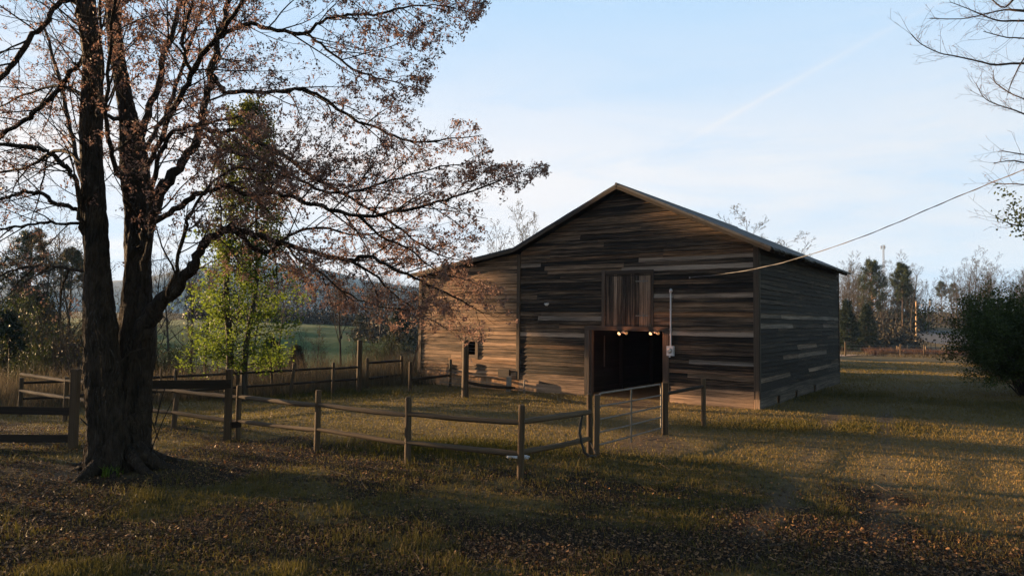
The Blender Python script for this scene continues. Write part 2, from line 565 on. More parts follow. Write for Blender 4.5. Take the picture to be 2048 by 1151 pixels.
# ------------------------------------------------------------------ the ground
def zones(x, y):
    """what grows where: green grass, leaf litter, bare dirt (0..1 each)"""
    d = np.sqrt(x * x + y * y)
    ax = x / np.maximum(y, 1)
    q = x * 0.4 + y * 0.916
    g = 0.42 + 0.55 * (fbm(x * 0.22 + 5, y * 0.22, 4) - 0.5) * 2
    # lush strip inside the paddock, near the corner post
    g = g + 0.75 * np.exp(-((x + 1.6) / 2.2) ** 2 - ((y - 14.8) / 1.0) ** 2)
    g = g + 0.55 * np.exp(-((x + 6.5) / 3.0) ** 2 - ((y - 26.5) / 1.6) ** 2)
    g = g + 0.40 * np.exp(-((x - 6.0) / 4.0) ** 2 - ((y - 19.0) / 1.2) ** 2)
    g = g - 0.55 * np.exp(-((x + 0.8) / 5.0) ** 2 - ((y - 20.5) / 3.6) ** 2)
    lit = smooth(14.8, 11.5, q + 1.2 * (fbm(x * 0.4, y * 0.4, 3) - 0.5) * 4) * (1 - 0.55 * smooth(4.5, 8, x))
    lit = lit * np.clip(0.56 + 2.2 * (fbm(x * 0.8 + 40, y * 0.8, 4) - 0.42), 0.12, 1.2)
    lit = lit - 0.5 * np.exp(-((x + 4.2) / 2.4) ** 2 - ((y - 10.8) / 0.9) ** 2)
    dirt = 0.0 * x
    for cx in (3.5, 5.15):                                   # wheel tracks beside the barn
        dirt = dirt + 0.75 * np.exp(-((x - cx - 0.55 * (y - 9.5)) / 0.36) ** 2) * smooth(7, 10, y) * smooth(30, 20, y) * (0.4 + fbm(x * .3, y * .3, 2))
    dirt = dirt + 0.85 * np.exp(-((x - 2.9) / 1.5) ** 2 - ((y - 15.3) / 1.2) ** 2) + 0.8 * np.exp(-((x - 4.2) / 1.3) ** 2 - ((y - 24.0) / 1.2) ** 2)
    dirt = dirt + 0.55 * np.exp(-((x - 3.4 - 0.1 * (y - 16)) / 0.8) ** 2) * smooth(15, 16.5, y) * smooth(25, 23, y)
    dirt = dirt + 0.8 * np.exp(-((x + 7.6) / 1.5) ** 2 - ((y - 12.3) / 0.8) ** 2)
    g = g - 0.28 * smooth(2, 6, x) * smooth(18.5, 15.5, y)
    far = smooth(45, 90, d)
    left = smooth(0.1, -0.1, ax)
    g = g + far * left * 0.9 - smooth(30, 60, d) * (1 - left) * 0.35
    return np.clip(g, 0, 1.2), np.clip(lit, 0, 1.2), np.clip(dirt, 0, 1)


def make_ground():
    def axis(lo, hi, fine_lo, fine_hi, step, gr):
        a = list(np.arange(fine_lo, fine_hi, step))
        s, p = step, fine_hi
        while p < hi:
            a.append(p)
            s *= gr
            p += s
        a.append(hi)
        s, p = step, fine_lo - step
        b = []
        while p > lo:
            b.append(p)
            s *= gr
            p -= s
        b.append(lo)
        return np.array(sorted(b) + a)
    X = axis(-1900, 1900, -16, 18, 0.22, 1.07)
    Y = axis(-60, 1900, 5, 36, 0.22, 1.06)
    gx, gy = np.meshgrid(X, Y)
    x, y = gx.ravel(), gy.ravel()
    z = height(x, y)
    V = np.stack([x, y, z], 1)
    nx, ny = len(X), len(Y)
    i = np.arange(nx * ny).reshape(ny, nx)
    F = np.stack([i[:-1, :-1], i[:-1, 1:], i[1:, 1:], i[1:, :-1]], -1).reshape(-1, 4)
    g, l, d = zones(x, y)
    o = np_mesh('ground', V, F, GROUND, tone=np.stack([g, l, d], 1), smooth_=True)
    o['kind'] = 'structure'
    return o


make_ground()

# ------------------------------------------------------------------ blades, leaves, stalks


def blades(name, P, hgt, wid, lean, tone, mat, parent=None, droop=0.35):
    """one thin bent blade (two quads -> a quad and a tip) at every point"""
    n = len(P)
    a = NP.rand(n) * 2 * pi
    side = np.stack([np.cos(a), np.sin(a), 0 * a], 1) * (wid / 2)[:, None]
    b = NP.rand(n) * 2 * pi
    off = np.stack([np.cos(b), np.sin(b), 0 * b], 1) * (hgt * lean * NP.rand(n))[:, None]
    up = np.stack([0 * a, 0 * a, hgt], 1)
    v0, v1 = P - side, P + side
    m = P + up * 0.55 + off * 0.35
    v2, v3 = m + side * 0.7, m - side * 0.7
    t = P + up * (1 - droop * NP.rand(n)[:, None]) + off
    V = np.concatenate([v0, v1, v2, v3, t - side * 0.05, t + side * 0.05])
    i = np.arange(n)
    F = np.concatenate([np.stack([i, i + n, i + 2 * n, i + 3 * n], 1), np.stack([i + 3 * n, i + 2 * n, i + 5 * n, i + 4 * n], 1)])
    return np_mesh(name, V, F, mat, parent, tone=np.tile(tone, 6))


def flakes(name, C, size, tone, mat, parent=None, flat=None, fold=0.25, aspect=0.7):
    """a folded leaf (two triangles sharing the midrib) at every point"""
    n = len(C)
    d = NP.randn(n, 3)
    if flat is not None:
        d[:, 2] *= flat
    d /= np.linalg.norm(d, axis=1)[:, None] + 1e-9
    e = NP.randn(n, 3)
    if flat is not None:
        e[:, 2] *= flat
    s = np.cross(d, e)
    if flat is not None:
        s = np.cross(d, np.tile([0, 0, 1.0], (n, 1)) + NP.randn(n, 3) * flat)
    s /= np.linalg.norm(s, axis=1)[:, None] + 1e-9
    nn = np.cross(d, s)
    L = size[:, None]
    v0 = C - d * L * 0.5
    v2 = C + d * L * 0.5
    f = (NP.rand(n, 1) * 2 - 0.6) * fold
    v1 = C + s * L * aspect * 0.5 + nn * L * f
    v3 = C - s * L * aspect * 0.5 + nn * L * f
    V = np.concatenate([v0, v1, v2, v3])
    i = np.arange(n)
    F = np.concatenate([np.stack([i, i + n, i + 2 * n], 1), np.stack([i, i + 2 * n, i + 3 * n], 1)])
    return np_mesh(name, V, F, mat, parent, tone=np.tile(tone, 4))


def sector(n, d0, d1, a0, a1, p=1.0):
    """points over the ground between two distances and two bearings, denser nearby"""
    u = NP.rand(n)
    d = d0 * (d1 / d0) ** (u ** p)
    a = a0 + (a1 - a0) * NP.rand(n)
    y = d
    x = a * d
    return x, y


def inside_barn(x, y):
    s = (x - BP.x) * -BX.x + (y - BP.y) * -BX.y
    t = (x - BP.x) * BY.x + (y - BP.y) * BY.y
    return (s > -0.1) & (s < 15.2) & (t > -0.05) & (t < 13.1)


BP = Vector((8.03, 22.27, 0.0))                 # right front corner of the barn
BA = radians(-36.05)
BX = Vector((cos(BA), sin(BA), 0))
BY = Vector((-sin(BA), cos(BA), 0))


def make_ground_cover():
    # short grass
    x, y = sector(480000, 7.0, 52, -0.82, 0.82, 0.9)
    g, l, d = zones(x, y)
    keep = (NP.rand(len(x)) < np.clip(0.55 + 0.55 * g - 0.66 * l - 0.8 * d, 0.06, 1)) & ~inside_barn(x, y)
    x, y, g, l = x[keep], y[keep], g[keep], l[keep]
    clump = fbm(x * 1.6, y * 1.6, 2)
    h = (0.028 + 0.070 * NP.rand(len(x)) ** 1.3 * (0.55 + 0.7 * g) + 0.12 * smooth(0.64, 0.76, clump) * NP.rand(len(x)) * (g > 0.45) + 0.10 * NP.rand(len(x)) * np.exp(-((x + 1.6) / 2.2) ** 2 - ((y - 14.8) / 1.0) ** 2)) * (1 + 0.012 * y)
    P = np.stack([x, y, height(x, y) - 0.008], 1)
    tone = np.clip(1.0 - g * 0.95 + (NP.rand(len(x)) - 0.5) * 0.5, 0, 1)
    o = blades('grass', P, h, 0.005 + 0.0006 * y, 0.9, tone, GRASSM)
    tag(o, 'short patchy grass, half green and half dry, over the yard', 'grass', kind='stuff')
    # leaf litter
    x, y = sector(120000, 6.8, 22, -0.82, 0.80, 1.1)
    g, l, d = zones(x, y)
    keep = NP.rand(len(x)) < np.clip(0.05 + 0.85 * l ** 1.3, 0.03, 1) * (0.35 + 0.65 * smooth(22, 15, y))
    x, y = x[keep], y[keep]
    n = len(x)
    P = np.stack([x, y, height(x, y) + 0.008 + 0.03 * NP.rand(n) ** 2], 1)
    tone = np.clip(NP.rand(n) ** 2.6 + 0.03, 0, 1)
    o = flakes('leaf_litter', P, 0.018 + 0.048 * NP.rand(n) ** 2.0, tone, LITTER, None, 0.35, 0.35)
    tag(o, 'brown curled fallen leaves scattered under the big tree', 'leaf litter', kind='stuff')
    # fallen twigs
    t = MB()
    for k in range(150):
        yy = 7 + 10 * random.random() ** 1.2
        xx = random.uniform(-0.8, 0.55) * yy
        p = on(xx, yy)
        a = random.random() * pi
        L = random.uniform(0.15, 0.7)
        pts = [p + Vector((cos(a) * L * f, sin(a) * L * f, 0.012 + 0.05 * random.random() * f)) + Vector((random.uniform(-.03, .03), random.uniform(-.03, .03), 0)) for f in (0, .35, .7, 1)]
        t.tube(pts, [0.008, 0.007, 0.005, 0.003], 4)
    o = t.build('fallen_twigs', RAIL)
    tag(o, 'thin dead twigs lying among the fallen leaves', 'twigs', kind='stuff')
    # tall dry stalks beyond the far rail fence and along the barn's left end
    n = 30000
    s = NP.rand(n)
    along = -12 + 26 * NP.rand(n)                        # along the line of the far fence
    back = 0.5 + 13 * NP.rand(n) ** 1.3
    x = -10.4 + 0.80 * along - 0.60 * back
    y = 24.4 + 0.60 * along + 0.80 * back
    keep = (fbm(x * 0.5, y * 0.5, 3) > 0.36) & ~inside_barn(x, y) & (x / y < -0.1)
    x, y, back = x[keep], y[keep], back[keep]
    P = np.stack([x, y, height(x, y) - 0.02], 1)
    n = len(x)
    h = (0.5 + 0.9 * NP.rand(n)) * smooth(0, 3, back) + 0.25 + 0.3 * NP.rand(n)
    o = blades('dry_tall_grass', P, h, np.full(n, 0.016), 0.55, NP.rand(n), TALLM, droop=0.2)
    tag(o, 'tall dry tan weeds standing beyond the far rail fence', 'weeds', kind='stuff')
    # brambles: arching grey stems in the gully at far left
    n = 26000
    x = -34 + 30 * NP.rand(n)
    y = 30 + 26 * NP.rand(n)
    keep = (x / y < -0.30) & (x / y > -0.85) & ((x + 6) * -0.60 + (y - 27.5) * 0.80 > 10) & (fbm(x * .22, y * .22, 3) > 0.40)
    x, y = x[keep], y[keep]
    n = len(x)
    P = np.stack([x, y, height(x, y) - 0.05], 1)
    o = blades('brambles', P, 1.2 + 2.4 * NP.rand(n), np.full(n, 0.035), 0.9, NP.rand(n), BRAMBLE, droop=0.5)
    tag(o, 'grey tangled brambles filling the gully beyond the left fence', 'brambles', kind='stuff')


make_ground_cover()

# ------------------------------------------------------------------ the barn
# local axes: x runs along the front (0 at the right corner, negative to the left), y into the depth, z up
W_MAIN, W_ALL, DEEP = 9.55, 15.10, 13.0
RIDGE_S, RIDGE_Z = 4.95, 7.66
EAVE_R, EAVE_L, LEAN_Z = 5.30, 5.58, 4.72


def top_z(s):
    """height of the wall top along the front"""
    if s <= RIDGE_S:
        return EAVE_R + (RIDGE_Z - EAVE_R) * s / RIDGE_S
    if s <= W_MAIN:
        return RIDGE_Z + (EAVE_L - RIDGE_Z) * (s - RIDGE_S) / (W_MAIN - RIDGE_S)
    return EAVE_L + (LEAN_Z - EAVE_L) * (s - W_MAIN) / (W_ALL - W_MAIN)


def siding(mb, span, z0, z1, holes, place, back=True, row=0.163, light=(), tone=(0.28, 0.62), grey=0.12, seed=1, lt=0.98):
    """lapped boards: span(z) gives the stretch covered at height z; place(s, out, z) puts a point on the wall"""
    R = random.Random(seed)
    z = z0
    while z < z1 - 0.02:
        h = min(row, z1 - z)
        zt = z + h
        a0, b0 = span(z)
        a1, b1 = span(min(zt, z1 - 1e-3))
        segs = [(a0, b0, a1, b1)]
        zm = z + h / 2
        for (ha, hb, hz0, hz1) in holes:
            if hz0 < zm < hz1:
                new = []
                for (p0, q0, p1, q1) in segs:
                    if hb <= p0 or ha >= q0:
                        new.append((p0, q0, p1, q1))
                        continue
                    if p0 < ha:
                        new.append((p0, ha, p1, ha))
                    if hb < q0:
                        new.append((hb, q0, hb, q1))
                segs = new
        for (p0, q0, p1, q1) in segs:
            if q0 - p0 < 0.03:
                continue
            if back:
                mb.face([place(p0, -0.05, z), place(q0, -0.05, z), place(q1, -0.05, zt), place(p1, -0.05, zt)], None, (0.0, 0, 0))
            cuts = [p0]
            while True:
                c = cuts[-1] + R.uniform(2.2, 5.5)
                if c > q0 - 0.8:
                    break
                cuts.append(c)
            cuts.append(q0)
            for i in range(len(cuts) - 1):
                c0, c1 = cuts[i] + (0.004 if i else 0), cuts[i + 1]
                d0 = p1 if i == 0 else c0
                d1 = q1 if i == len(cuts) - 2 else c1
                t = R.uniform(*tone)
                if R.random() < 0.10:
                    t += 0.16
                g = grey * R.random()
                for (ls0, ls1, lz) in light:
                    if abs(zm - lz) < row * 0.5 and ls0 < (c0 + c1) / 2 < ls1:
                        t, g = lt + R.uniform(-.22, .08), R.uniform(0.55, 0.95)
                t3 = (t, g, R.random())
                n = max(2, int((c1 - c0) / 0.35))
                o, uo = R.random() * 60, R.random() * 9
                outb = 0.032 + R.uniform(-0.008, 0.016)
                dz = R.uniform(-0.016, 0.010)
                gap = R.uniform(-0.012, 0.018)
                prev = None
                for k in range(n + 1):
                    f = k / n
                    sb = c0 + (c1 - c0) * f
                    st = d0 + (d1 - d0) * f
                    ob = outb + R.uniform(-0.004, 0.006)
                    zb = z + dz + R.uniform(-0.012, 0.007)
                    cur = (place(sb, 0.0, zb + 0.004), place(sb, ob, zb), place(st, 0.006, zt - gap), o + (sb - c0))
                    if prev:
                        u0, u1 = prev[3], cur[3]
                        mb.face([prev[1], cur[1], cur[2], prev[2]], [(u0, uo), (u1, uo), (u1, uo + h), (u0, uo + h)], t3)
                        mb.face([prev[0], cur[0], cur[1], prev[1]], [(u0, uo - .02), (u1, uo - .02), (u1, uo), (u0, uo)], t3)
                    prev = cur
        z = zt


def board_wall(mb, a, b, z0, z1, y, tone=(0.2, 0.7), vertical=True, w=0.14, axis='x'):
    x = a
    while x < b - 0.01:
        ww = min(w * random.uniform(0.75, 1.25), b - x)
        p = (lambda q, z, o: (q, y + o, z)) if axis == 'x' else (lambda q, z, o: (y + o, q, z))
        o = random.uniform(-0.006, 0.006)
        mb.box(p(x + .003, z0, -0.012 + o) if axis == 'x' else p(x + .003, z0, -0.012 + o), p(x + ww - .003, z1 + random.uniform(-.01, .01), 0.012 + o),
               (random.uniform(*tone), random.random() * 0.5, 0))
        x += ww


def make_barn():
    B = thing('barn', 'large old weathered dark plank barn with gable roof, lean-to and wide open doorway', 'barn', BP, BA)
    front = lambda s, o, z: (-s, -o, z)
    door = (3.22, 6.24, 0.0, 2.48)
    loft = (3.74, 5.58, 2.62, 4.55)
    win = (11.80, 12.34, 1.32, 1.94)
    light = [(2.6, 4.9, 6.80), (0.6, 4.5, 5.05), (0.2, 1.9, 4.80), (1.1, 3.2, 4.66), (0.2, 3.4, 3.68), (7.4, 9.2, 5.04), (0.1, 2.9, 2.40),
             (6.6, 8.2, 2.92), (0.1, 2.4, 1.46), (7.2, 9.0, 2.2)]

    def span_main(z):
        a, b = 0.12, W_MAIN - 0.05
        if z > EAVE_R:
            a = max(a, RIDGE_S * (z - EAVE_R) / (RIDGE_Z - EAVE_R))
        if z > EAVE_L:
            b = min(b, W_MAIN - (W_MAIN - RIDGE_S) * (z - EAVE_L) / (RIDGE_Z - EAVE_L))
        return (a, max(b, a))

    def span_lean(z):
        b = W_ALL - 0.10
        if z > LEAN_Z:
            b = min(b, W_MAIN + (W_ALL - W_MAIN) * (EAVE_L - z) / (EAVE_L - LEAN_Z))
        return (W_MAIN + 0.06, max(b, W_MAIN + 0.06))
    m = MB()
    siding(m, span_main, 0.56, RIDGE_Z - 0.03, [door, loft], front, light=light, tone=(0.00, 0.45), grey=0.24, seed=3)  # shade over the main front is put into a darker board tone
    siding(m, span_lean, 0.40, EAVE_L - 0.05, [win], front, tone=(0.36, 0.80), seed=5, row=0.15)  # low sun on the lean-to is put into a paler board tone
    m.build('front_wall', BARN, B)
    m = MB()
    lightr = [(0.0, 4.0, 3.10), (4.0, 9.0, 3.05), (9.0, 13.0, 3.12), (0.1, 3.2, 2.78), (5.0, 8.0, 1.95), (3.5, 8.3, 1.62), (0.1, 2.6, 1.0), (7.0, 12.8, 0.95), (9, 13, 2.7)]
    siding(m, lambda z: (0.05, DEEP - 0.05), 0.52, EAVE_R, [], lambda s, o, z: (o, s, z), light=lightr, tone=(-0.16, 0.12), grey=0.45, seed=9, lt=0.62)  # boards toned darker still, to carry the shade on this side
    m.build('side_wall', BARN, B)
    m = MB()
    siding(m, lambda z: (0.05, DEEP - 0.05), 0.40, LEAN_Z, [], lambda s, o, z: (-W_ALL - o, s, z), seed=10)
    m.build('side_wall', BARN, B)
    m = MB()
    sb = MB()
    siding(sb, span_main, 0.45, RIDGE_Z - 0.03, [(3.3, 6.2, 0, 2.4)], lambda s, o, z: (-s, DEEP + o, z), seed=12)
    siding(sb, span_lean, 0.40, EAVE_L - 0.05, [], lambda s, o, z: (-s, DEEP + o, z), seed=13)
    board_wall(sb, -6.25, -3.25, 0.2, 2.5, DEEP - 0.02, (0.1, 0.4))
    sb.build('back_wall', BARN, B)
    # sill boards and foundation
    for a, b in ((0.13, 3.02), (6.44, 9.50)):
        m = MB()
        m.box((-b, -0.050, 0.30), (-a, -0.004, 0.575), (0.62, 0.25, 0))
        m.box((-b, -0.072, -0.12), (-a, -0.006, 0.302), (0.85, 0.2, 0))
        m.build('sill', BARN, B)
    m = MB()
    m.box((-0.115, -0.064, 0.33), (0.055, 0.0, 0.60), (0.5, 0.2, 0))
    m.box((-0.115, -0.084, -0.12), (0.062, 0.0, 0.332), (0.8, 0.2, 0))
    m.build('sill', BARN, B)
    m = MB()
    # right side: pale skirting boards with small vent gaps
    prev = 0.06
    for v in (2.25, 4.75, 7.8, 99):
        e = min(v - 0.22, DEEP - 0.02)
        m.box((0.004, prev, -0.12), (0.045, e, 0.27), (0.50, 0.85, 0))
        prev = v + 0.22
    m.box((0.004, 0.06, 0.275), (0.055, DEEP - 0.02, 0.54), (0.34, 0.8, 0))
    m.build('sill', BARN, B)
    m = MB()
    m.box((-W_ALL + 0.02, 0.03, -0.4), (-W_MAIN, 0.20, 0.41), (0.5, 0.3, 0))
    m.box((-W_ALL + 0.03, 0.20, -0.4), (-W_ALL + 0.20, DEEP - 0.1, 0.41), (0.5, 0.3, 0))
    m.box((-0.22, 0.10, -0.4), (-0.06, DEEP - 0.1, 0.50), (0.3, 0.3, 0))
    m.box((-9.5, 0.05, -0.4), (-6.46, 0.20, 0.55), (0.3, 0.3, 0))
    m.box((-3.0, 0.05, -0.4), (-0.22, 0.20, 0.55), (0.3, 0.3, 0))
    m.build('foundation', bpy.data.materials['clay foundation'], B)
    # corner boards
    def corner(s0, s1, z0, z1, out, tone, side=None):
        c = MB()
        c.bar((-(s0 + s1) / 2, -out / 2 - .002, z0), (-(s0 + s1) / 2 - 0.0, -out / 2 - .002, z1), s1 - s0, out, tone, up=(0, 1, 0))
        c.build('corner_board', TRIM, B)
    corner(-0.03, 0.13, 0.605, EAVE_R + 0.02, 0.055, (0.55, 0.25, 0))
    corner(W_MAIN - 0.07, W_MAIN + 0.08, 0.42, EAVE_L - 0.10, 0.085, (0.55, 0.15, 0))
    corner(W_ALL - 0.14, W_ALL + 0.04, 0.36, LEAN_Z - 0.05, 0.060, (0.85, 0.1, 0))
    c = MB()
    c.bar((0.026, 0.07, 0.56), (0.026, 0.07, EAVE_R - 0.02), 0.05, 0.13, (0.3, 0.3, 0), up=(0, 1, 0))
    c.build('corner_board', TRIM, B)
    c = MB()
    c.bar((0.026, DEEP - 0.07, 0.56), (0.026, DEEP - 0.07, EAVE_R - 0.02), 0.05, 0.13, (0.2, 0.3, 0), up=(0, 1, 0))
    c.build('corner_board', TRIM, B)
    # roof
    OV, OVS = 0.42, 0.52

    def slope(s0, z0, s1, z1, name, th=0.05, rag=True):
        """a tin roof slope from (s0,z0) up to (s1,z1)"""
        r = MB()
        n = 60
        y0, y1 = -OV, DEEP + OV
        L = sqrt((s1 - s0) ** 2 + (z1 - z0) ** 2)
        ux, uz = -(s1 - s0) / L, (z1 - z0) / L
        nx, nz = (-uz, ux) if ux > 0 else (uz, -ux)
        K = 9
        pts = {}
        for i in range(n + 1):
            y = y0 + (y1 - y0) * i / n
            drop = random.uniform(-0.05, 0.06) if rag else 0
            rib = 0.022 if i % 2 == 0 else 0.0
            for k in range(K + 1):
                f = k / K
                a = L * f
                if k == 0:
                    a = -drop
                sag = -0.05 * sin(pi * min(1, max(0, (y / DEEP)))) * sin(pi * f)
                h = rib + sag + random.uniform(-0.008, 0.008) + th
                pts[i, k] = (-s0 + ux * a + nx * h, y, z0 + uz * a + nz * h)
        for i in range(n):
            for k in range(K):
                q = [pts[i, k], pts[i + 1, k], pts[i + 1, k + 1], pts[i, k + 1]]
                if ux < 0:
                    pass
                r.face(q, [(p[1], p[0]) for p in q], (0.5, 0, 0))
        # underside sheathing and edges
        lo = [(-s0, y0, z0), (-s0, y1, z0), (-s1, y1, z1), (-s1, y0, z1)]
        r.face(lo, None, (0.2, 0, 0))
        for i in range(n):
            r.face([pts[i, 0], pts[i + 1, 0], (-s0, y0 + (y1 - y0) * (i + 1) / n, z0), (-s0, y0 + (y1 - y0) * i / n, z0)], None, (.2, 0, 0))
        for k in range(K):
            for i, y in ((0, y0), (n, y1)):
                r.face([pts[i, k], pts[i, k + 1], (-s0 - (s1 - s0) * (k + 1) / K, y, z0 + (z1 - z0) * (k + 1) / K),
                        (-s0 - (s1 - s0) * k / K, y, z0 + (z1 - z0) * k / K)], None, (.2, 0, 0))
        return r.build(name, ROOF, B)
    kR = (RIDGE_Z - EAVE_R) / RIDGE_S
    kL = (RIDGE_Z - EAVE_L) / (W_MAIN - RIDGE_S)
    kN = (EAVE_L - LEAN_Z) / (W_ALL - W_MAIN)
    up = 0.12
    slope(-OVS, EAVE_R - kR * OVS + up, RIDGE_S, RIDGE_Z + up, 'roof')
    slope(W_MAIN + 0.05, EAVE_L - kL * 0.05 + up, RIDGE_S, RIDGE_Z + up, 'roof', rag=False)
    slope(W_ALL + 0.45, LEAN_Z - kN * 0.45 + up, W_MAIN + 0.05, EAVE_L - kL * 0.05 + up, 'roof')
    c = MB()
    c.tube([(-RIDGE_S, -OV - 0.02, RIDGE_Z + up + 0.065), (-RIDGE_S, DEEP + OV, RIDGE_Z + up + 0.065)], 0.05, 8)
    c.build('ridge_cap', ROOF, B)
    # rake boards along the gable, two lengths each as in the photo
    def rake(s0, z0, s1, z1, tone, h=0.125, y=-OV + 0.02):
        c = MB()
        c.bar((-s0, y, z0), (-s1, y, z1), 0.035, h, tone, up=(0, 0, 1))
        c.build('rake_board', TRIM, B)
    rz = lambda s: (EAVE_R + kR * s if s <= RIDGE_S else RIDGE_Z - kL * (s - RIDGE_S)) + up - 0.045
    rake(-OVS, rz(-OVS), 2.05, rz(2.05), (0.06, 0.5, 0))
    rake(2.06, rz(2.06), RIDGE_S - .02, rz(RIDGE_S - .02), (0.06, 0.3, 0))
    rake(RIDGE_S + .02, rz(RIDGE_S + .02), 7.6, rz(7.6), (0.25, 0.3, 0))
    rake(7.61, rz(7.61), W_MAIN + 0.1, rz(W_MAIN + 0.1), (0.5, 0.3, 0))
    zn = lambda s: EAVE_L - kL * .05 - kN * (s - W_MAIN - .05) + up - 0.045
    rake(W_MAIN + 0.11, zn(W_MAIN + .11), 12.4, zn(12.4), (0.6, 0.25, 0))
    rake(12.41, zn(12.41), W_ALL + 0.45, zn(W_ALL + 0.45), (0.7, 0.25, 0))
    # rafter ends under the right eave and purlins under the gable overhang
    c = MB()
    for i in range(22):
        y = 0.3 + i * (DEEP - 0.6) / 21
        c.bar((OVS - 0.06, y, EAVE_R - kR * (OVS - .06) + 0.05), (-0.4, y, EAVE_R + kR * 0.4 + 0.05), 0.05, 0.11, (0.2, 0.2, 0))
    c.build('rafters', TRIM, B)
    # loft door of vertical boards with its frame and strap hinges
    c = MB()
    for s0, s1 in ((3.76, 4.02), (4.03, 4.20), (4.21, 4.36), (4.37, 4.55), (4.56, 4.75), (4.76, 4.92), (4.93, 5.08), (5.09, 5.24), (5.25, 5.42), (5.43, 5.57)):
        o = random.uniform(0, 0.008)
        g = {3.76: (0.62, 0.45, 0), 4.03: (0.55, 0.45, 0), 5.09: (0.66, 0.5, 0)}.get(s0, (random.uniform(0.10, 0.34), 0.4, 0))
        c.bar((-(s0 + s1) / 2, -0.014 - o, 2.64), (-(s0 + s1) / 2, -0.014 - o, 4.54 + random.uniform(-.01, .01)), s1 - s0 - 0.006, 0.028, g, up=(0, 1, 0))
    ld = c.build('loft_door', BARN, B)
    for z in (4.27, 3.02):
        h = MB()
        h.box((-4.34, -0.056, z - 0.022), (-3.86, -0.045, z + 0.022))
        h.lathe((-4.02, -0.06, z - 0.07), [(0.014, 0), (0.014, 0.14)], 8)
        h.build('hinge', GATEM, ld)
    c = MB()
    c.box((-5.72, -0.075, 2.60), (-5.59, -0.002, 4.70), (0.66, 0.3, 0))
    c.box((-3.73, -0.060, 2.64), (-3.64, -0.002, 4.60), (0.3, 0.3, 0))
    c.box((-5.585, -0.062, 4.56), (-3.64, -0.004, 4.69), (0.28, 0.2, 0))
    c.build('loft_frame', TRIM, B)
    # doorway frame
    c = MB()
    c.box((-6.45, -0.075, 2.47), (-3.06, -0.003, 2.635), (0.42, 0.35, 0))
    c.box((-6.45, -0.070, -0.05), (-6.25, -0.003, 2.465), (0.60, 0.45, 0))
    c.box((-6.248, -0.035, -0.05), (-6.16, 0.14, 2.465), (0.45, 0.35, 0))
    c.box((-3.215, -0.070, -0.05), (-3.06, -0.003, 2.465), (0.48, 0.35, 0))
    c.box((-3.30, -0.035, -0.05), (-3.217, 0.14, 2.465), (0.45, 0.35, 0))
    c.build('door_frame', TRIM, B)
    # small window: frame, broken slats in the opening
    c = MB()
    c.box((-12.55, -0.060, 1.16), (-12.35, -0.002, 2.10), (0.78, 0.15, 0))
    c.box((-11.79, -0.070, 1.16), (-11.64, -0.002, 2.12), (0.80, 0.15, 0))
    c.box((-12.345, -0.045, 1.19), (-11.795, -0.002, 1.32), (0.78, 0.15, 0))
    c.box((-12.345, -0.045, 1.95), (-11.795, -0.002, 2.08), (0.70, 0.15, 0))
    wf = c.build('window_frame', TRIM, B)
    c = MB()
    c.bar((-12.36, 0.08, 1.78), (-11.78, 0.06, 1.74), 0.02, 0.035, (0.9, 0.7, 0))
    c.bar((-12.36, 0.10, 1.58), (-11.78, 0.07, 1.60), 0.02, 0.03, (0.9, 0.7, 0))
    c.bar((-12.36, 0.09, 1.47), (-11.78, 0.07, 1.45), 0.02, 0.025, (0.8, 0.7, 0))
    c.build('slats', TRIM, wf)
    # inside: aisle walls, posts, loft floor, dirt floor
    c = MB()
    for sx in (-6.7, -2.75):
        z = 0.05
        while z < 2.75:
            c.box((sx - .02, 0.25, z), (sx + .02, DEEP - 0.3, z + 0.15), (random.uniform(.2, .8), random.random() * .4, 0))
            z += 0.175
    for y in (0.4, 3.2, 6.2, 9.2):
        c.box((-6.66, y, 0), (-6.50, y + .16, 2.75))
        c.box((-2.93, y, 0), (-2.77, y + .16, 2.75))
    z = 0.05
    while z < 2.7:
        c.box((-4.6, 6.4, z), (-2.8, 6.44, z + 0.15), (random.uniform(.2, .9), 0.2, 0))
        z += 0.172
    c.box((-4.72, 6.3, 0), (-4.6, 6.46, 2.75))
    for sx in (-6.74, -2.71):  # solid backing added behind the slatted walls to stop sun leaking in
        c.box((sx - .01, 0.25, 0.0), (sx + .01, DEEP - 0.3, 2.69), (0.1, 0, 0))
    c.box((-4.6, 6.46, 0.0), (-2.76, 6.48, 2.69), (0.1, 0, 0))
    c.build('aisle_walls', INSIDE, B)
    c = MB()
    c.box((-W_MAIN + .1, 0.06, 2.70), (-0.1, DEEP - .05, 2.76), (0.3, 0.2, 0))
    c.build('loft_floor', INSIDE, B)
    c = MB()
    c.box((-6.14, 0.9, 1.05), (-6.11, 0.95, 2.25), (0.5, 0.6, 0))
    c.build('pipe', TRIM, B)
    return B


w_ = plain_mat('clay foundation', (0.30, 0.17, 0.09), 0.95, 0, 0.35, 5, 0.6)
BARN_ROOT = make_barn()


def bw(s, o, z):
    """a point on the barn's front wall: s to the left of the right corner, o proud of it"""
    return BP - BX * s - BY * o + Vector((0, 0, z))


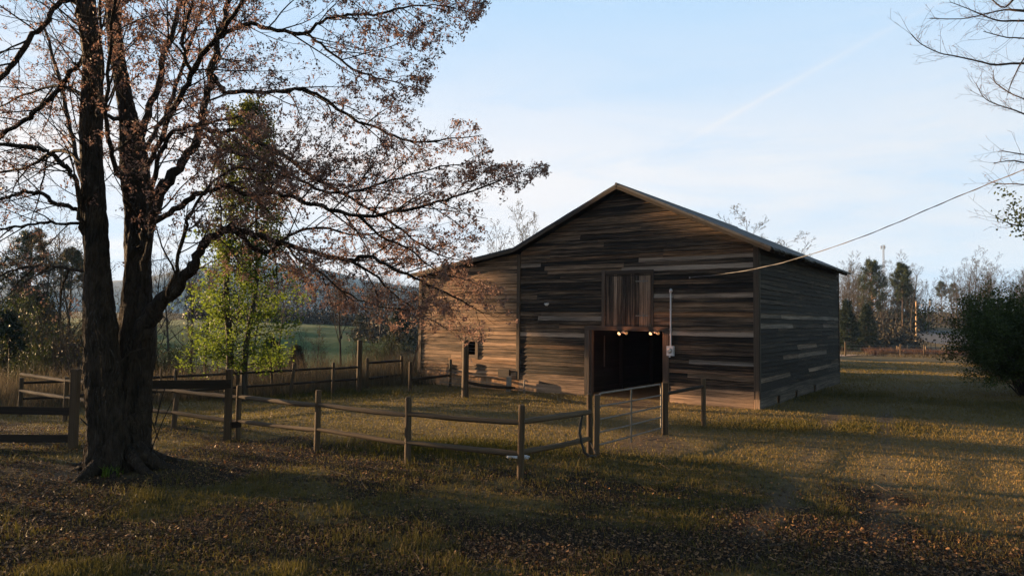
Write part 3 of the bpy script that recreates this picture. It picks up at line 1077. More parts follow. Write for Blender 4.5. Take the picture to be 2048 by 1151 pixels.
# lamps on the door header and the dead one on the wall
def flood(s, z, label, lit, flip=1):
    t = thing('flood_lamp', label, 'lamp', bw(s, 0.08, z), BA, 'twin flood lamps on the barn front')
    m = MB()
    m.lathe((0, 0.005, 0), [(0.055, 0), (0.055, 0.02), (0.03, 0.035)], 12, (0, -1, 0))
    m.tube([(0, -0.02, 0), (0, -0.05, -0.01)], 0.018, 8)
    m.build('base', GATEM, t)
    for dx in (-0.085, 0.085):
        ax = Vector((-0.25, -0.9, -0.35) if dx * flip < 0 else (0.95, -0.35, -0.25)).normalized()
        o = Vector((0, -0.05, -0.01)) + Vector((dx, -0.03, -0.015))
        m = MB()
        m.tube([(0, -0.05, -0.01), o], 0.011, 6)
        m.lathe(o - ax * 0.02, [(0.020, 0), (0.028, 0.01), (0.034, 0.05), (0.056, 0.10), (0.060, 0.115)], 12, ax)
        h = m.build('lamp_head', GATEM if lit else GREYP, t)
        m = MB()
        c = o + ax * 0.097
        m.lathe(c, [(0.052, 0), (0.046, 0.016), (0.025, 0.026), (0.002, 0.029)], 12, ax)
        m.build('bulb', (GLOW if dx < 0 else GLOWDIM) if lit else GLASSM, h)
    if lit:
        ld = bpy.data.lights.new('lamp_light', 'POINT')
        ld.energy = 5.0
        ld.color = (1.0, 0.42, 0.20)
        ld.shadow_soft_size = 0.05
        lo = link(bpy.data.objects.new('lamp_light', ld), t)
        lo.location = (-0.08, -0.22, -0.12)
    return t


flood(4.80, 2.43, 'lit twin flood lamp at the middle of the doorway header', True)
flood(3.56, 2.45, 'lit twin flood lamp at the doorway header corner beside the grey meter box', True)
flood(8.12, 3.49, 'unlit pale twin flood lamp on the bare wall left of the loft door', False, -1)


def make_meter():
    t = thing('electric_meter', 'grey electric meter box with tall conduit pipe on barn front', 'meter', bw(2.98, 0.03, 1.63), BA)
    m = MB()
    m.box((-0.125, -0.11, 0.0), (0.125, 0.0, 0.34), (0.5, 0, 0))
    m.box((-0.05, -0.08, -0.06), (-0.01, -0.04, 0.0), (0.5, 0, 0))
    m.build('meter_box', GREYP, t)
    m = MB()
    m.lathe((0, -0.108, 0.18), [(0.085, 0), (0.085, 0.03), (0.07, 0.07), (0.05, 0.085)], 16, (0, -1, 0))
    m.build('dial', GALV, t)
    m = MB()
    m.tube([(0.0, -0.045, 0.335), (0.0, -0.045, 2.20)], 0.028, 10)
    m.build('conduit', GREYP, t)
    m = MB()
    m.tube([(0.0, -0.045, 2.19), (0.0, -0.05, 2.26), (0.03, -0.10, 2.30), (0.07, -0.14, 2.25)], [0.036, 0.05, 0.05, 0.04], 10)
    m.build('weather_head', GREYP, t)
    for z in (0.9, 1.6):
        m = MB()
        m.box((-0.05, -0.078, z), (0.05, -0.014, z + .03), (0.5, 0, 0))
        m.build('strap', GALV, t)


make_meter()


def make_cable():
    P0 = bw(2.30, 0.06, 4.35)
    E = Vector((10.6, 14.0, 0))
    nrm = Vector((E.y - P0.y, -(E.x - P0.x), 0)).normalized()
    pts = [P0]
    for (u, v) in ((1420, 551), (1465, 545), (1510, 537.5), (1565, 525), (1620, 509), (1690, 486), (1750, 463.5), (1800, 443), (1850, 421), (1900, 399.5), (1950, 379), (2000, 358.5), (2048, 339)):
        d = ray(u, v)
        k = (P0 - Vector((0, 0, CAMZ))).dot(nrm) / d.dot(nrm)
        pts.append(Vector((0, 0, CAMZ)) + d * k)
    dd = (pts[-1] - pts[-2])
    for i in range(1, 8):
        pts.append(pts[-1] + dd + Vector((0, 0, 0.012 * i)))
    m = MB()
    fine = []
    for i in range(len(pts) - 1):
        for k in range(4):
            fine.append(pts[i].lerp(pts[i + 1], k / 4))
    m.tube(fine, 0.009, 6)
    # second conductor twisted round the first
    tw = [p + Vector((0, cos(i * 1.1) * 0.011, sin(i * 1.1) * 0.011)) for i, p in enumerate(fine)]
    m.tube(tw, 0.007, 5)
    o = m.build('service_cable', CABLEM)
    tag(o, 'sagging grey service cable running from the barn front to upper right', 'cable')
    t = MB()
    t.lathe(bw(2.30, 0.0, 4.35), [(0.03, 0), (0.03, 0.03), (0.012, 0.05), (0.012, 0.08)], 8, -BY)
    o = t.build('cable_anchor', GALV)
    o.parent = None
    tag(o, 'small metal anchor holding the overhead cable on the barn boards', 'bracket')


make_cable()

# ------------------------------------------------------------------ fences


def post(parent, p, h, r=0.06, lean=(0, 0), square=False, mat=None, tone=None, name='post'):
    z = hz(p[0], p[1])
    m = MB()
    a = Vector((p[0], p[1], z - 0.3))
    b = Vector((p[0] + lean[0], p[1] + lean[1], z + h))
    tone = tone or (random.uniform(0.35, 0.65), random.random() * 0.35, 0)
    if square:
        m.bar(a, b, 2 * r, 2 * r, tone, up=(0, 1, 0), jit=0.004)
    else:
        k = [a.lerp(b, f) for f in (0, .3, .6, .9)] + [a.lerp(b, 0.985), b]
        m.tube(k, [r * 1.05, r * 1.02, r * random.uniform(.96, 1.02), r * .97, r * .96, r * 0.82], 12, tone, wob=0.03)
    return m.build(name, mat or POST, parent)


def rail(parent, a, b, r=0.045, mat=None, sag=0.0, tone=None, wob=0.06):
    a, b = Vector(a), Vector(b)
    m = MB()
    n = 7
    pts = []
    for i in range(n):
        f = i / (n - 1)
        pts.append(a.lerp(b, f) + Vector((random.uniform(-.008, .008), random.uniform(-.008, .008), random.uniform(-.005, .005) - sag * sin(pi * f))))
    rr = [r * random.uniform(0.88, 1.08) for _ in pts]
    rr[0] *= 0.8
    rr[-1] *= 0.8
    m.tube(pts, rr, 8, tone or (random.uniform(0.4, 0.75), random.random() * 0.4, 0), wob=wob)
    return m.build('rail', mat or RAIL, parent)


def rails_between(parent, P, hs, mat=None, r=0.045, side=(0, 0)):
    for (p, q) in zip(P[:-1], P[1:]):
        for h in hs:
            ja, jb = random.uniform(-.03, .03), random.uniform(-.03, .03)
            rail(parent, (p[0] + side[0], p[1] + side[1], hz(*p[:2]) + h + ja), (q[0] + side[0], q[1] + side[1], hz(*q[:2]) + h + jb), r, mat)


def make_fences():
    g = lambda u, v: gnd(u, v)
    # near paddock fence
    P = [(-14.80, 20.75), (-12.38, 19.12), (-10.35, 18.05), (-8.41, 17.13), (-6.32, 15.97), (-4.04, 14.42), (-1.95, 13.16), (0.18, 12.12), (1.66, 14.33)]
    hs = [1.17, 1.24, 1.2, 1.10, 1.24, 1.27, 1.27, 1.29, 1.28]
    f = thing('rail_fence', 'two-rail round post fence running along the near side of the paddock to the gate', 'fence', on(-6.3, 15.97))
    T = Matrix.Translation(-f.location)
    made = []
    for p, h in zip(P, hs):
        ln = (0.10, 0.02) if p[0] == -8.41 else (random.uniform(-.02, .02), random.uniform(-.02, .02))
        made.append(post(f, p, h, 0.062, ln))
    RH = [(1.02, .52), (1.0, .54), (0.98, .48), (0.96, .43), (0.97, .40), (1.0, .49), (0.99, .46), (1.03, .49), (0.94, .39)]
    for i in range(len(P) - 1):
        p, q = P[i], P[i + 1]
        for k in (0, 1):
            rail(f, (p[0], p[1] - .02, RH[i][k]), (q[0], q[1] - .02, RH[i + 1][k] - 0.02), 0.05 if i != 7 else 0.058, sag=0.01)
    made.append(None)
    # far rail fence on the lip of the valley
    F = [(-14.80, 20.85), (-11.40, 23.30), (-9.76, 24.50), (-8.24, 25.60), (-6.90, 26.60), (-6.05, 27.30)]
    f2 = thing('rail_fence', 'long dark two-rail fence on the lip of the valley ending at the tall post', 'fence', on(-9.7, 24.5))
    for i, p in enumerate(F[1:]):
        h = (1.25, 1.25, 1.28, 1.22, 2.05)[i]
        post(f2, p, h, 0.06 if i < 4 else 0.10, (0.14, 0) if i == 2 else (0.01, 0), tone=(0.4, 0.2, 0))
    post(f2, (-11.75, 23.0), 1.30, 0.035, (0.02, 0))
    post(f2, (-8.95, 25.9), 1.35, 0.045, (-0.13, 0))
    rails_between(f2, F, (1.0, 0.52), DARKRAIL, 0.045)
    G = [(-6.0, 28.6), (-4.95, 31.0)]
    f3 = thing('rail_fence', 'short two-rail fence between the tall post and the barn lean-to', 'fence', on(-5.6, 29.4))
    for p in G:
        post(f3, p, 1.25, 0.065, tone=(0.45, 0.2, 0))
    rails_between(f3, G, (1.02, 0.42), DARKRAIL, 0.055)
    H = [(-3.98, 27.1), (-2.62, 29.6)]
    f4 = thing('rail_fence', 'low single-rail fence stub in weeds before the small barn window', 'fence', on(-3.3, 28.3))
    for p in H:
        post(f4, p, 1.18, 0.065)
    rail(f4, (H[0][0], H[0][1], 0.42), (H[1][0], H[1][1], 0.40), 0.06, DARKRAIL)
    # big post with its dropped rail
    f5 = thing('wooden_post', 'thick tall round post before the barn wall with a rail drooping to the ground', 'post', on(-1.67, 25.05))
    post(f5, (-1.67, 25.05), 2.06, 0.125, tone=(0.42, 0.2, 0))
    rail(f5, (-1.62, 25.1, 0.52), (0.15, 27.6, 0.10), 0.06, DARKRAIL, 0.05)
    # right of the gate
    S = [(3.83, 17.07), (5.22, 18.61)]
    f6 = thing('rail_fence', 'one-rail fence piece on the far side of the gate with two posts', 'fence', on(4.5, 17.8))
    post(f6, S[0], 1.28, 0.066, square=True, tone=(0.4, 0.2, 0))
    post(f6, S[1], 1.29, 0.062, tone=(0.62, 0.1, 0))
    rail(f6, (S[0][0], S[0][1], 1.02), (S[1][0], S[1][1], 1.08), 0.05, DARKRAIL, 0.0)
    # plank fence at the left edge
    f7 = thing('plank_fence', 'two-board plank fence at left edge ending in a square post', 'fence', on(-9.26, 14.6))
    post(f7, (-9.26, 14.60), 1.66, 0.07, square=True, tone=(0.6, 0.1, 0))
    post(f7, (-12.2, 14.75), 1.6, 0.085, square=True, tone=(0.5, 0.1, 0))
    for za, zb in ((0.77, 0.77), (0.14, 0.20)):
        m = MB()
        z0 = hz(-9.3, 14.6)
        m.bar((-12.9, 14.78, za), (-9.36, 14.60, zb), 0.045, 0.165, (0.5, 0.1, 0), jit=0.005)
        m.build('board', DARKRAIL, f7)
    # cross bar closing the gateway by the tree
    f8 = thing('bar_gate', 'single heavy plank across the gateway behind the big trunk with square end post', 'gate', on(-6.5, 15.83))
    post(f8, (-6.50, 15.83), 1.62, 0.066, square=True, tone=(0.45, 0.1, 0))
    m = MB()
    m.bar((-9.16, 14.68, 1.30), (-6.42, 15.74, 1.28), 0.05, 0.19, (0.4, 0.1, 0), jit=0.006)
    m.build('plank', DARKRAIL, f8)
    m = MB()
    m.bar((-6.42, 15.85, 0.32), (-6.24, 15.95, 0.34), 0.05, 0.14, (0.4, 0.1, 0))
    m.build('brace', DARKRAIL, f8)
    for o in (f, f2, f3, f4, f5, f6, f7, f8):
        off = o.location.copy()
        for c in o.children:
            c.location = -off


def make_gate():
    A, Bq = Vector((1.84, 14.50, 0)), Vector((3.72, 16.95, 0))
    d = (Bq - A).normalized()
    L = (Bq - A).length
    rz = atan2(d.y, d.x)
    g = thing('metal_gate', 'dull metal five-bar farm gate in front of the barn doorway', 'gate', A + Vector((0, 0, hz(A.x, A.y) + 0.0)), rz)
    m = MB()
    r = 0.022
    c = 0.12
    top, bot = 1.26, 0.18
    pts = [(0.02, 0, bot), (0.02, 0, top - c)] + [(0.02 + c - c * cos(a), 0, top - c + c * sin(a)) for a in (.4, .8, 1.2)] + [(0.02 + c, 0, top), (L - .02 - c, 0, top)]
    pts += [(L - .02 - c + c * sin(a), 0, top - c + c * cos(a)) for a in (.4, .8, 1.2)] + [(L - .02, 0, top - c), (L - .02, 0, bot)]
    m.tube(pts, r, 10, (0.5, 0, 0))
    m.build('frame', GATEM, g)
    for z in (0.99, 0.72, 0.45, 0.19):
        m = MB()
        m.tube([(0.03, 0, z), (L * .33, 0, z - .008), (L * .66, 0, z - .006), (L - .03, 0, z)], 0.020, 8, (0.5, 0, 0))
        m.build('bar', GATEM, g)
    m = MB()
    m.box((L * 0.47 - 0.04, -0.026, 0.06), (L * 0.47 + 0.04, -0.020, top), (0.5, 0, 0))
    m.build('brace', GATEM, g)
    m = MB()
    m.tube([(-0.20, -0.02, 1.02), (-0.08, -0.05, 0.98), (0.0, -0.03, 1.0), (0.05, -0.03, 0.97)], 0.012, 6)
    m.build('chain', BLACKP, g)
    # latch post next to the round fence post
    lp = thing('gate_post', 'weathered square latch post at the near end of the metal gate', 'post', on(1.80, 14.36))
    p = post(lp, (1.80, 14.36), 1.26, 0.055, square=True, tone=(0.75, 0.35, 0))
    p.location = -lp.location


make_fences()
make_gate()


def make_small():
    # black strap hanging from the rail down to the gate post foot
    m = MB()
    m.tube([at(1166, 824, 13.95), at(1161, 845, 13.9), at(1159, 866, 13.9), at(1163, 885, 13.85), at(1168, 903, 13.8), at(1178, 912, 13.85), at(1192, 912, 14.0)], [.02, .032, .03, .026, .03, .035, .03], 8, wob=0.12)
    o = m.build('rubber_strap', RUBBER)
    tag(o, 'black rubber strap hanging from the rail beside the gate latch post', 'strap')
    # wooden stick and offcut at the post foot
    m = MB()
    m.bar(at(1181, 885, 14.0), at(1191, 906, 13.9), 0.018, 0.018, (0.95, 0.5, 0))
    o = m.build('stick', RAIL)
    tag(o, 'pale short stick leaning on the foot of the gate latch post', 'stick')
    # crumpled white bag behind the corner post
    c = gnd(1034, 919)
    m = MB()
    for (dx, dy, rx, rz_, n) in ((-0.13, 0.03, 0.085, 0.10, 1), (0.0, 0.02, 0.13, 0.055, 2), (0.14, 0.0, 0.11, 0.05, 3), (-0.17, -0.02, 0.05, 0.06, 5)):
        R = random.Random(n)
        sp = []
        for i in range(7):
            lat = -pi / 2 + pi * i / 6
            for k in range(10):
                a = 2 * pi * k / 10
                j = 1 + R.uniform(-.28, .28)
                sp.append((c.x + dx + cos(a) * cos(lat) * rx * j, c.y + dy + sin(a) * cos(lat) * rx * j, max(0.0, (rz_ * 0.75 + sin(lat) * rz_ * j) * 0.7)))
        for i in range(6):
            for k in range(10):
                a, b = i * 10 + k, i * 10 + (k + 1) % 10
                m.face([sp[a], sp[b], sp[b + 10], sp[a + 10]])
    o = m.build('plastic_bag', WHITEP)
    o.location.z = hz(c.x, c.y)
    tag(o, 'crumpled white plastic bag on the leaf litter behind the front corner fence post', 'bag')
    # black bucket on the big post
    p = Vector((-1.67, 25.05, hz(-1.67, 25.05)))
    t = thing('feed_bucket', 'black round feed bucket hung on the thick post before the barn', 'bucket', p + Vector((0.24, 0.06, 1.02)))
    m = MB()
    m.lathe((0, 0, 0), [(0.001, 0), (0.11, 0), (0.13, 0.13), (0.145, 0.26), (0.155, 0.265), (0.15, 0.28), (0.135, 0.27), (0.115, 0.05), (0.001, 0.03)], 16)
    m.build('pail', BLACKP, t)
    m = MB()
    m.tube([(0.0, -.145, .25), (-0.05, -0.11, .36), (-0.1, 0, .41), (-0.05, .11, .36), (0, .145, .25)], 0.006, 6)
    m.build('handle', GALV, t)
    # yard hydrant and standpipe by the wall
    q = bw(8.75, 0.75, 0)
    t = thing('yard_hydrant', 'thin metal water hydrant with hooked spout on the grass by the barn', 'hydrant', q)
    m = MB()
    m.tube([(0, 0, -0.1), (0, 0, 0.42)], 0.022, 8)
    m.build('pipe', GATEM, t)
    m = MB()
    m.tube([(0, 0, .40), (0.03, -0.01, .47), (0.10, -0.02, .47), (0.15, -0.02, .40)], [.03, .03, .022, .02], 8)
    m.build('spout', GATEM, t)
    q = bw(9.72, 0.45, 0)
    m = MB()
    m.bar(q + Vector((0, 0, -.1)), q + Vector((0.02, 0, 0.55)), 0.20, 0.18, (0.5, 0, 0), up=(0, 1, 0), jit=0.02)
    o = m.build('concrete_pier', CONC)
    tag(o, 'stubby pale concrete pier at the foot of the dark middle corner board', 'pier')
    q = bw(10.2, 0.12, 0.62)
    m = MB()
    m.bar(q + BX * -0.28, q + BX * 0.28, 0.10, 0.34, (0.35, 0.4, 0))
    o = m.build('wall_box', TRIM)
    tag(o, 'small dark wooden box fixed low on the lean-to boards', 'box')
    # leaning boards at the lean-to's far left end
    t = thing('leaning_board', 'tall grey board leaning against the left end of the barn', 'board', on(-4.75, 31.6))
    m = MB()
    m.bar((0.05, 0, -0.1), (0.42, 0.1, 1.75), 0.035, 0.26, (0.7, 0.6, 0), up=(0, 1, 0))
    m.build('plank', TRIM, t)
    t = thing('livestock_panel', 'low wire stock panel standing in weeds along the lean-to wall', 'panel', bw(11.6, 0.9, 0))
    a, b = bw(13.0, 0.9, 0.62) - t.location, bw(9.9, 0.6, 0.50) - t.location
    for dz in (0.0, -0.25, -0.45):
        m = MB()
        m.tube([a + Vector((0, 0, dz)), a.lerp(b, .5) + Vector((0, 0, dz - .02)), b + Vector((0, 0, dz))], 0.012, 5)
        m.build('rod', GATEM, t)
    for k in range(9):
        m = MB()
        p = a.lerp(b, k / 8)
        m.tube([p + Vector((0, 0, 0)), p + Vector((0, 0, -0.6))], 0.007, 4)
        m.build('upright', GATEM, t)


    # tuft of fresh leaves at the trunk foot
    c = gnd(222, 950)
    n = 90
    P = np.array([tuple(c)] * n) + np.concatenate([NP.randn(n, 2) * 0.07, np.zeros((n, 1))], 1)
    P[:, 2] = height(P[:, 0], P[:, 1])
    o = blades('leafy_tuft', P - np.array(c), 0.10 + 0.14 * NP.rand(n), np.full(n, 0.022), 0.8, 0.4 + 0.6 * NP.rand(n), GREEN)
    o.location = c
    tag(o, 'small fresh green tuft of leaves in front of the big trunk', 'plant')


make_small()

# ------------------------------------------------------------------ trees


class Grower:
    """collects limbs as tapering tubes; keeps twig points where leaves or buds sit"""
    def __init__(s, seed):
        s.R = random.Random(seed)
        s.V, s.F = [], []
        s.leaf = []
        s.minr = 0.0016

    def tube(s, pts, rad, sides):
        n = len(pts)
        b = len(s.V)
        t = (pts[1] - pts[0]).normalized()
        x = t.orthogonal().normalized()
        cs = [(cos(2 * pi * k / sides), sin(2 * pi * k / sides)) for k in range(sides)]
        for i in range(n):
            t = pts[min(i + 1, n - 1)] - pts[max(i - 1, 0)]
            if t.length < 1e-6:
                t = Vector((0, 0, 1))
            t.normalize()
            x = x - t * x.dot(t)
            if x.length < 1e-5:
                x = t.orthogonal()
            x.normalize()
            y = t.cross(x)
            r = rad[i]
            p = pts[i]
            for c, q in cs:
                s.V.append((p.x + (x.x * c + y.x * q) * r, p.y + (x.y * c + y.y * q) * r, p.z + (x.z * c + y.z * q) * r))
        for i in range(n - 1):
            for k in range(sides):
                q = b + i * sides + k
                w = b + i * sides + (k + 1) % sides
                s.F.append((q, w, w + sides, q + sides))

    def rnd(s):
        R = s.R
        return Vector((R.gauss(0, 1), R.gauss(0, 1), R.gauss(0, 1))).normalized()

    def branch(s, p, d, L, r, spec, lev=0):
        """grow one branch and its children; spec[lev] = dict(seg, curve, trop, kids, ang, ratio, rr, sides, start, leaf)"""
        R = s.R
        sp = spec[lev]
        n = sp['seg']
        pts, rad = [p.copy()], [r]
        d = d.normalized()
        dirs = [d]
        keep = sp.get('keep')
        for i in range(n):
            d = (d + s.rnd() * sp['curve'] + Vector((0, 0, sp['trop'] + sp.get('trop2', 0) * i / n))).normalized()
            p = p + d * (L / n)
            if keep and not keep(p):
                if i < 2:
                    return
                break
            pts.append(p.copy())
            rad.append(max(r * (1 - (i + 1) / n * sp.get('taper', 0.85)), s.minr))
            dirs.append(d)
        if len(pts) < 3:
            return
        s.tube(pts, rad, sp['sides'])
        if sp.get('leaf'):
            m = sp['leaf']
            st = sp.get('leafstart', 0.25)
            for k in range(m):
                f = st + (1 - st) * (k + R.random()) / m
                x = f * (len(pts) - 1)
                i = min(int(x), len(pts) - 2)
                s.leaf.append(tuple(pts[i].lerp(pts[i + 1], x - i)))
        if lev + 1 < len(spec):
            k = sp['kids']
            k = int(k) + (R.random() < k - int(k))
            roll = R.random() * 6.28
            for j in range(k):
                f = sp['start'] + (1 - sp['start']) * (j + R.random()) / max(k, 1)
                x = f * (len(pts) - 1)
                i = min(int(x), len(pts) - 2)
                q = pts[i].lerp(pts[i + 1], x - i)
                roll += 2.4 + R.uniform(-.5, .5)
                ang = radians(sp['ang'] * R.uniform(0.7, 1.3))
                t = dirs[min(i + 1, len(dirs) - 1)]
                o = t.orthogonal().normalized()
                o = Matrix.Rotation(roll, 3, t) @ o
                dd = t * cos(ang) + o * sin(ang)
                ll = L * sp['ratio'] * R.uniform(0.65, 1.25) * (1 - sp.get('fall', 0.5) * f)
                rr = max(rad[i] * sp['rr'], 0.0018)
                s.branch(q, dd, ll, rr, spec, lev + 1)

    def wood(s, name, mat, parent):
        return np_mesh(name, np.array(s.V), np.array(s.F), mat, parent, smooth_=True)


def project(p):
    q = ROT.to_3x3().transposed() @ (Vector(p) - Vector((0, 0, CAMZ)))
    return 1024 + FPX * q.x / -q.z, 575.5 - FPX * q.y / -q.z


def in_poly(u, v, poly):
    c = False
    j = len(poly) - 1
    for i in range(len(poly)):
        (xi, yi), (xj, yj) = poly[i], poly[j]
        if (yi > v) != (yj > v) and u < (xj - xi) * (v - yi) / (yj - yi) + xi:
            c = not c
        j = i
    return c


def catmull(P, per=4):
    out = []
    n = len(P)
    for i in range(n - 1):
        a, b, c, d = P[max(i - 1, 0)], P[i], P[i + 1], P[min(i + 2, n - 1)]
        for k in range(per):
            t = k / per
            out.append(tuple(0.5 * (2 * b[j] + (c[j] - a[j]) * t + (2 * a[j] - 5 * b[j] + 4 * c[j] - d[j]) * t * t + (3 * b[j] - a[j] - 3 * c[j] + d[j]) * t ** 3) for j in range(len(b))))
    out.append(tuple(P[-1]))
    return out


# outline of the old maple's crown as it was measured; its branches keep inside it
CROWN = [(-900, -900), (700, -900), (900, -120), (975, 5), (945, 60), (895, 100), (870, 130), (845, 195), (880, 235), (945, 240), (985, 290), (985, 325), (1095, 325), (1095, 350),
         (1000, 405), (965, 415), (985, 460), (940, 520), (1010, 580), (1035, 640), (945, 690), (880, 660), (790, 660), (720, 625), (600, 610), (500, 560), (330, 600), (120, 640), (-900, 640)]


def make_maple():
    G = Grower(21)
    R = G.R
    K = 12.75 / FPX                                        # metres per pixel at the trunk
    base = on(-7.2, 12.75)
    T = thing('maple_tree', 'big old twin-trunked maple with spreading branches of reddish seed clusters, beside the fence', 'tree', base)
    limbs = []

    def limb(P, y0, y1, sides=8, kids=1.0, leafy=1.0):
        thick = 0.9 if sides == 16 else 0.76
        big_ = sides == 16
        Q = catmull(P, 12 if big_ else 4)
        n = len(Q)
        pts, rad = [], []
        for i, (u, v, r) in enumerate(Q):
            f = i / (n - 1)
            Y = y0 + (y1 - y0) * f
            pts.append(at(u, v, Y))
            rad.append(max(r * (thick if r > 14 or sides == 16 else thick - 0.16), 0.3) * K * Y / 12.75)
        if not big_:                                         # crooked wood, not smooth curves
            for k in range(1, n - 1):
                pts[k] = pts[k] + G.rnd() * min(0.045, rad[k] * 0.5 + 0.012)
                rad[k] *= R.uniform(0.9, 1.12)
        b0 = len(G.V)
        sd = 44 if big_ else sides
        G.tube(pts, rad, sd)
        if big_:                                             # furrowed, lumpy bark on the two stems
            v = np.array(G.V[b0:]).reshape(n, sd, 3)
            c = np.array([tuple(p) for p in pts])[:, None, :]
            an = np.arange(sd)[None, :] / sd * 2 * pi + 0 * v[:, :, 0]
            zz = v[:, :, 2]
            rr = np.array(rad)[:, None]
            w_ = np.cos(an) * 2 + 7 * len(limbs)
            w2 = np.sin(an) * 2
            ridge = 1 - np.abs(fbm(w_ * 3.2, w2 * 3.2 + zz * 0.9, 3) - 0.5) * 4
            lump = fbm(w_ * 0.9, w2 * 0.9 + zz * 1.5, 3) - 0.5
            plate = fbm(w_ * 6, w2 * 6 + zz * 6.0, 3) - 0.5
            foot = smooth(3.8, 0.4, zz)
            disp = (0.036 * ridge + 0.12 * plate) * (0.6 + 0.7 * foot) + lump * (0.10 + 0.26 * foot)
            v = c + (v - c) * (1 + disp / np.maximum(rr, 0.12) * 0.62)[:, :, None]
            G.V[b0:] = [tuple(q) for q in v.reshape(-1, 3)]
        limbs.append((pts, rad, kids, leafy))
        return pts
    # the two trunks
    limb([(222, 972, 56), (219, 925, 44), (213, 850, 33), (205, 770, 33), (202, 690, 33), (199, 600, 29), (193, 500, 24), (187, 400, 23), (182, 300, 22), (185, 190, 21), (184, 110, 19), (172, 0, 17), (160, -150, 14), (150, -330, 9), (150, -520, 4)], 12.55, 12.2, 16, 0.8)
    limb([(256, 972, 56), (260, 925, 46), (262, 850, 37), (267, 770, 36), (271, 700, 37), (275, 610, 31), (275, 520, 26), (274, 440, 24), (270, 350, 27), (266, 285, 25), (252, 210, 17), (240, 150, 15), (230, 90, 14), (226, 0, 13), (222, -160, 10), (230, -350, 6), (240, -520, 3)], 12.95, 13.6, 16, 0.8)
    for k in range(9):                                      # root flare
        a = k * 0.698 + R.uniform(-.2, .2)
        r0 = R.uniform(0.07, 0.13)
        L = R.uniform(0.75, 1.25)
        cx, cy = -7.15 + 0.22 * cos(a), 12.72 + 0.18 * sin(a)
        pts = []
        for j in range(6):
            f = j / 5
            x, y = cx + cos(a + .25 * f) * L * f, cy + sin(a + .25 * f) * L * f
            pts.append(Vector((x, y, hz(x, y) + 0.42 * (1 - f) ** 2.2 - 0.03 - 0.05 * f)))
        G.tube(pts, [r0 * (1.6 - 1.25 * j / 5) for j in range(6)], 9)
    # stems and limbs
    limb([(196, 233, 9), (225, 235, 7), (262, 248, 8)], 12.4, 13.1, 8, 0)
    limb([(197, 234, 7), (203, 190, 6), (205, 110, 5), (200, 30, 5), (200, -120, 4), (190, -300, 2)], 12.0, 11.4, 7)
    limb([(180, 130, 9), (163, 60, 8), (152, -10, 7), (130, -140, 5), (90, -330, 3)], 12.0, 10.6, 7)
    limb([(282, 270, 14), (300, 215, 11), (318, 160, 10), (332, 100, 9), (350, 40, 8), (368, -10, 7), (395, -130, 5), (430, -300, 2)], 13.2, 14.2, 8)
    limb([(285, 500, 16), (302, 440, 14), (330, 370, 15), (360, 335, 14), (383, 300, 13), (402, 262, 13), (410, 225, 13), (418, 170, 12), (430, 110, 11), (445, 50, 9), (462, -10, 8), (490, -150, 5), (520, -320, 2)], 12.9, 13.8, 9)
    limb([(288, 350, 9), (312, 300, 8), (338, 235, 9), (374, 165, 9), (405, 112, 9), (434, 75, 8), (465, 35, 7), (494, -8, 7), (560, -110, 4), (640, -230, 2)], 12.8, 11.0, 8)
    limb([(382, 142, 6), (370, 110, 6), (365, 78, 6), (374, 40, 5), (384, -5, 5), (380, -120, 3)], 12.0, 11.4, 7)
    limb([(290, 540, 13), (300, 470, 9), (300, 400, 8), (312, 340, 8), (330, 290, 7), (352, 262, 6), (395, 250, 5), (440, 240, 4), (500, 232, 2)], 12.5, 10.6, 7)
    # lower right limb over the green tree
    limb([(272, 700, 22), (290, 655, 24), (312, 618, 22), (340, 588, 18), (369, 556, 16), (388, 520, 14), (404, 492, 13), (430, 470, 12), (456, 456, 12), (490, 462, 11), (534, 476, 9), (600, 497, 8), (665, 516, 7), (700, 521, 7), (735, 512, 6), (787, 535, 5), (842, 562, 4), (905, 592, 3), (965, 625, 1.5)], 12.95, 12.2, 10)
    limb([(456, 458, 10), (478, 470, 9), (510, 498, 8), (540, 500, 7), (580, 470, 5), (640, 455, 4), (720, 470, 3), (800, 455, 2)], 12.6, 14.6, 8)
    limb([(296, 455, 10), (321, 434, 9), (355, 415, 9), (391, 391, 9), (425, 378, 8), (456, 373, 8), (500, 388, 8), (556, 387, 7), (600, 400, 7), (643, 413, 7), (713, 430, 6), (760, 430, 6), (804, 421, 5), (850, 412, 5), (891, 400, 4), (960, 378, 3), (1021, 352, 2), (1060, 338, 1.4), (1085, 330, 0.8)], 12.8, 11.4, 9)
    limb([(410, 262, 9), (440, 264, 8), (480, 262, 8), (520, 285, 8), (590, 325, 7), (650, 368, 6), (720, 405, 5), (790, 450, 4), (860, 500, 3), (920, 520, 1.5)], 13.2, 14.0, 8)
    limb([(404, 268, 6), (450, 300, 6), (520, 315, 6), (575, 345, 5), (630, 375, 5), (690, 385, 4), (750, 372, 4), (820, 350, 3), (900, 330, 2), (960, 325, 1)], 13.0, 11.2, 7)
    limb([(425, 150, 8), (450, 183, 7), (500, 185, 7), (565, 182, 6), (600, 178, 6), (630, 187, 6), (674, 217, 5), (710, 240, 5), (743, 252, 4), (804, 278, 4), (860, 282, 3), (920, 275, 2), (965, 270, 1)], 13.6, 12.8, 8)
    limb([(440, 75, 7), (470, 55, 7), (500, 48, 7), (552, 61, 6), (609, 65, 6), (640, 45, 5), (674, 33, 5), (720, 30, 4), (760, 28, 4), (826, 13, 3), (880, 12, 2), (945, 25, 1)], 12.4, 11.0, 8)
    limb([(609, 65, 5), (640, 87, 4), (695, 130, 4), (740, 150, 3), (790, 165, 2), (840, 180, 1)], 11.7, 11.6, 6)
    limb([(494, -8, 6), (560, -50, 5), (640, -60, 4), (720, -40, 4), (800, -15, 3), (880, 5, 1.5)], 11.0, 12.5, 7)
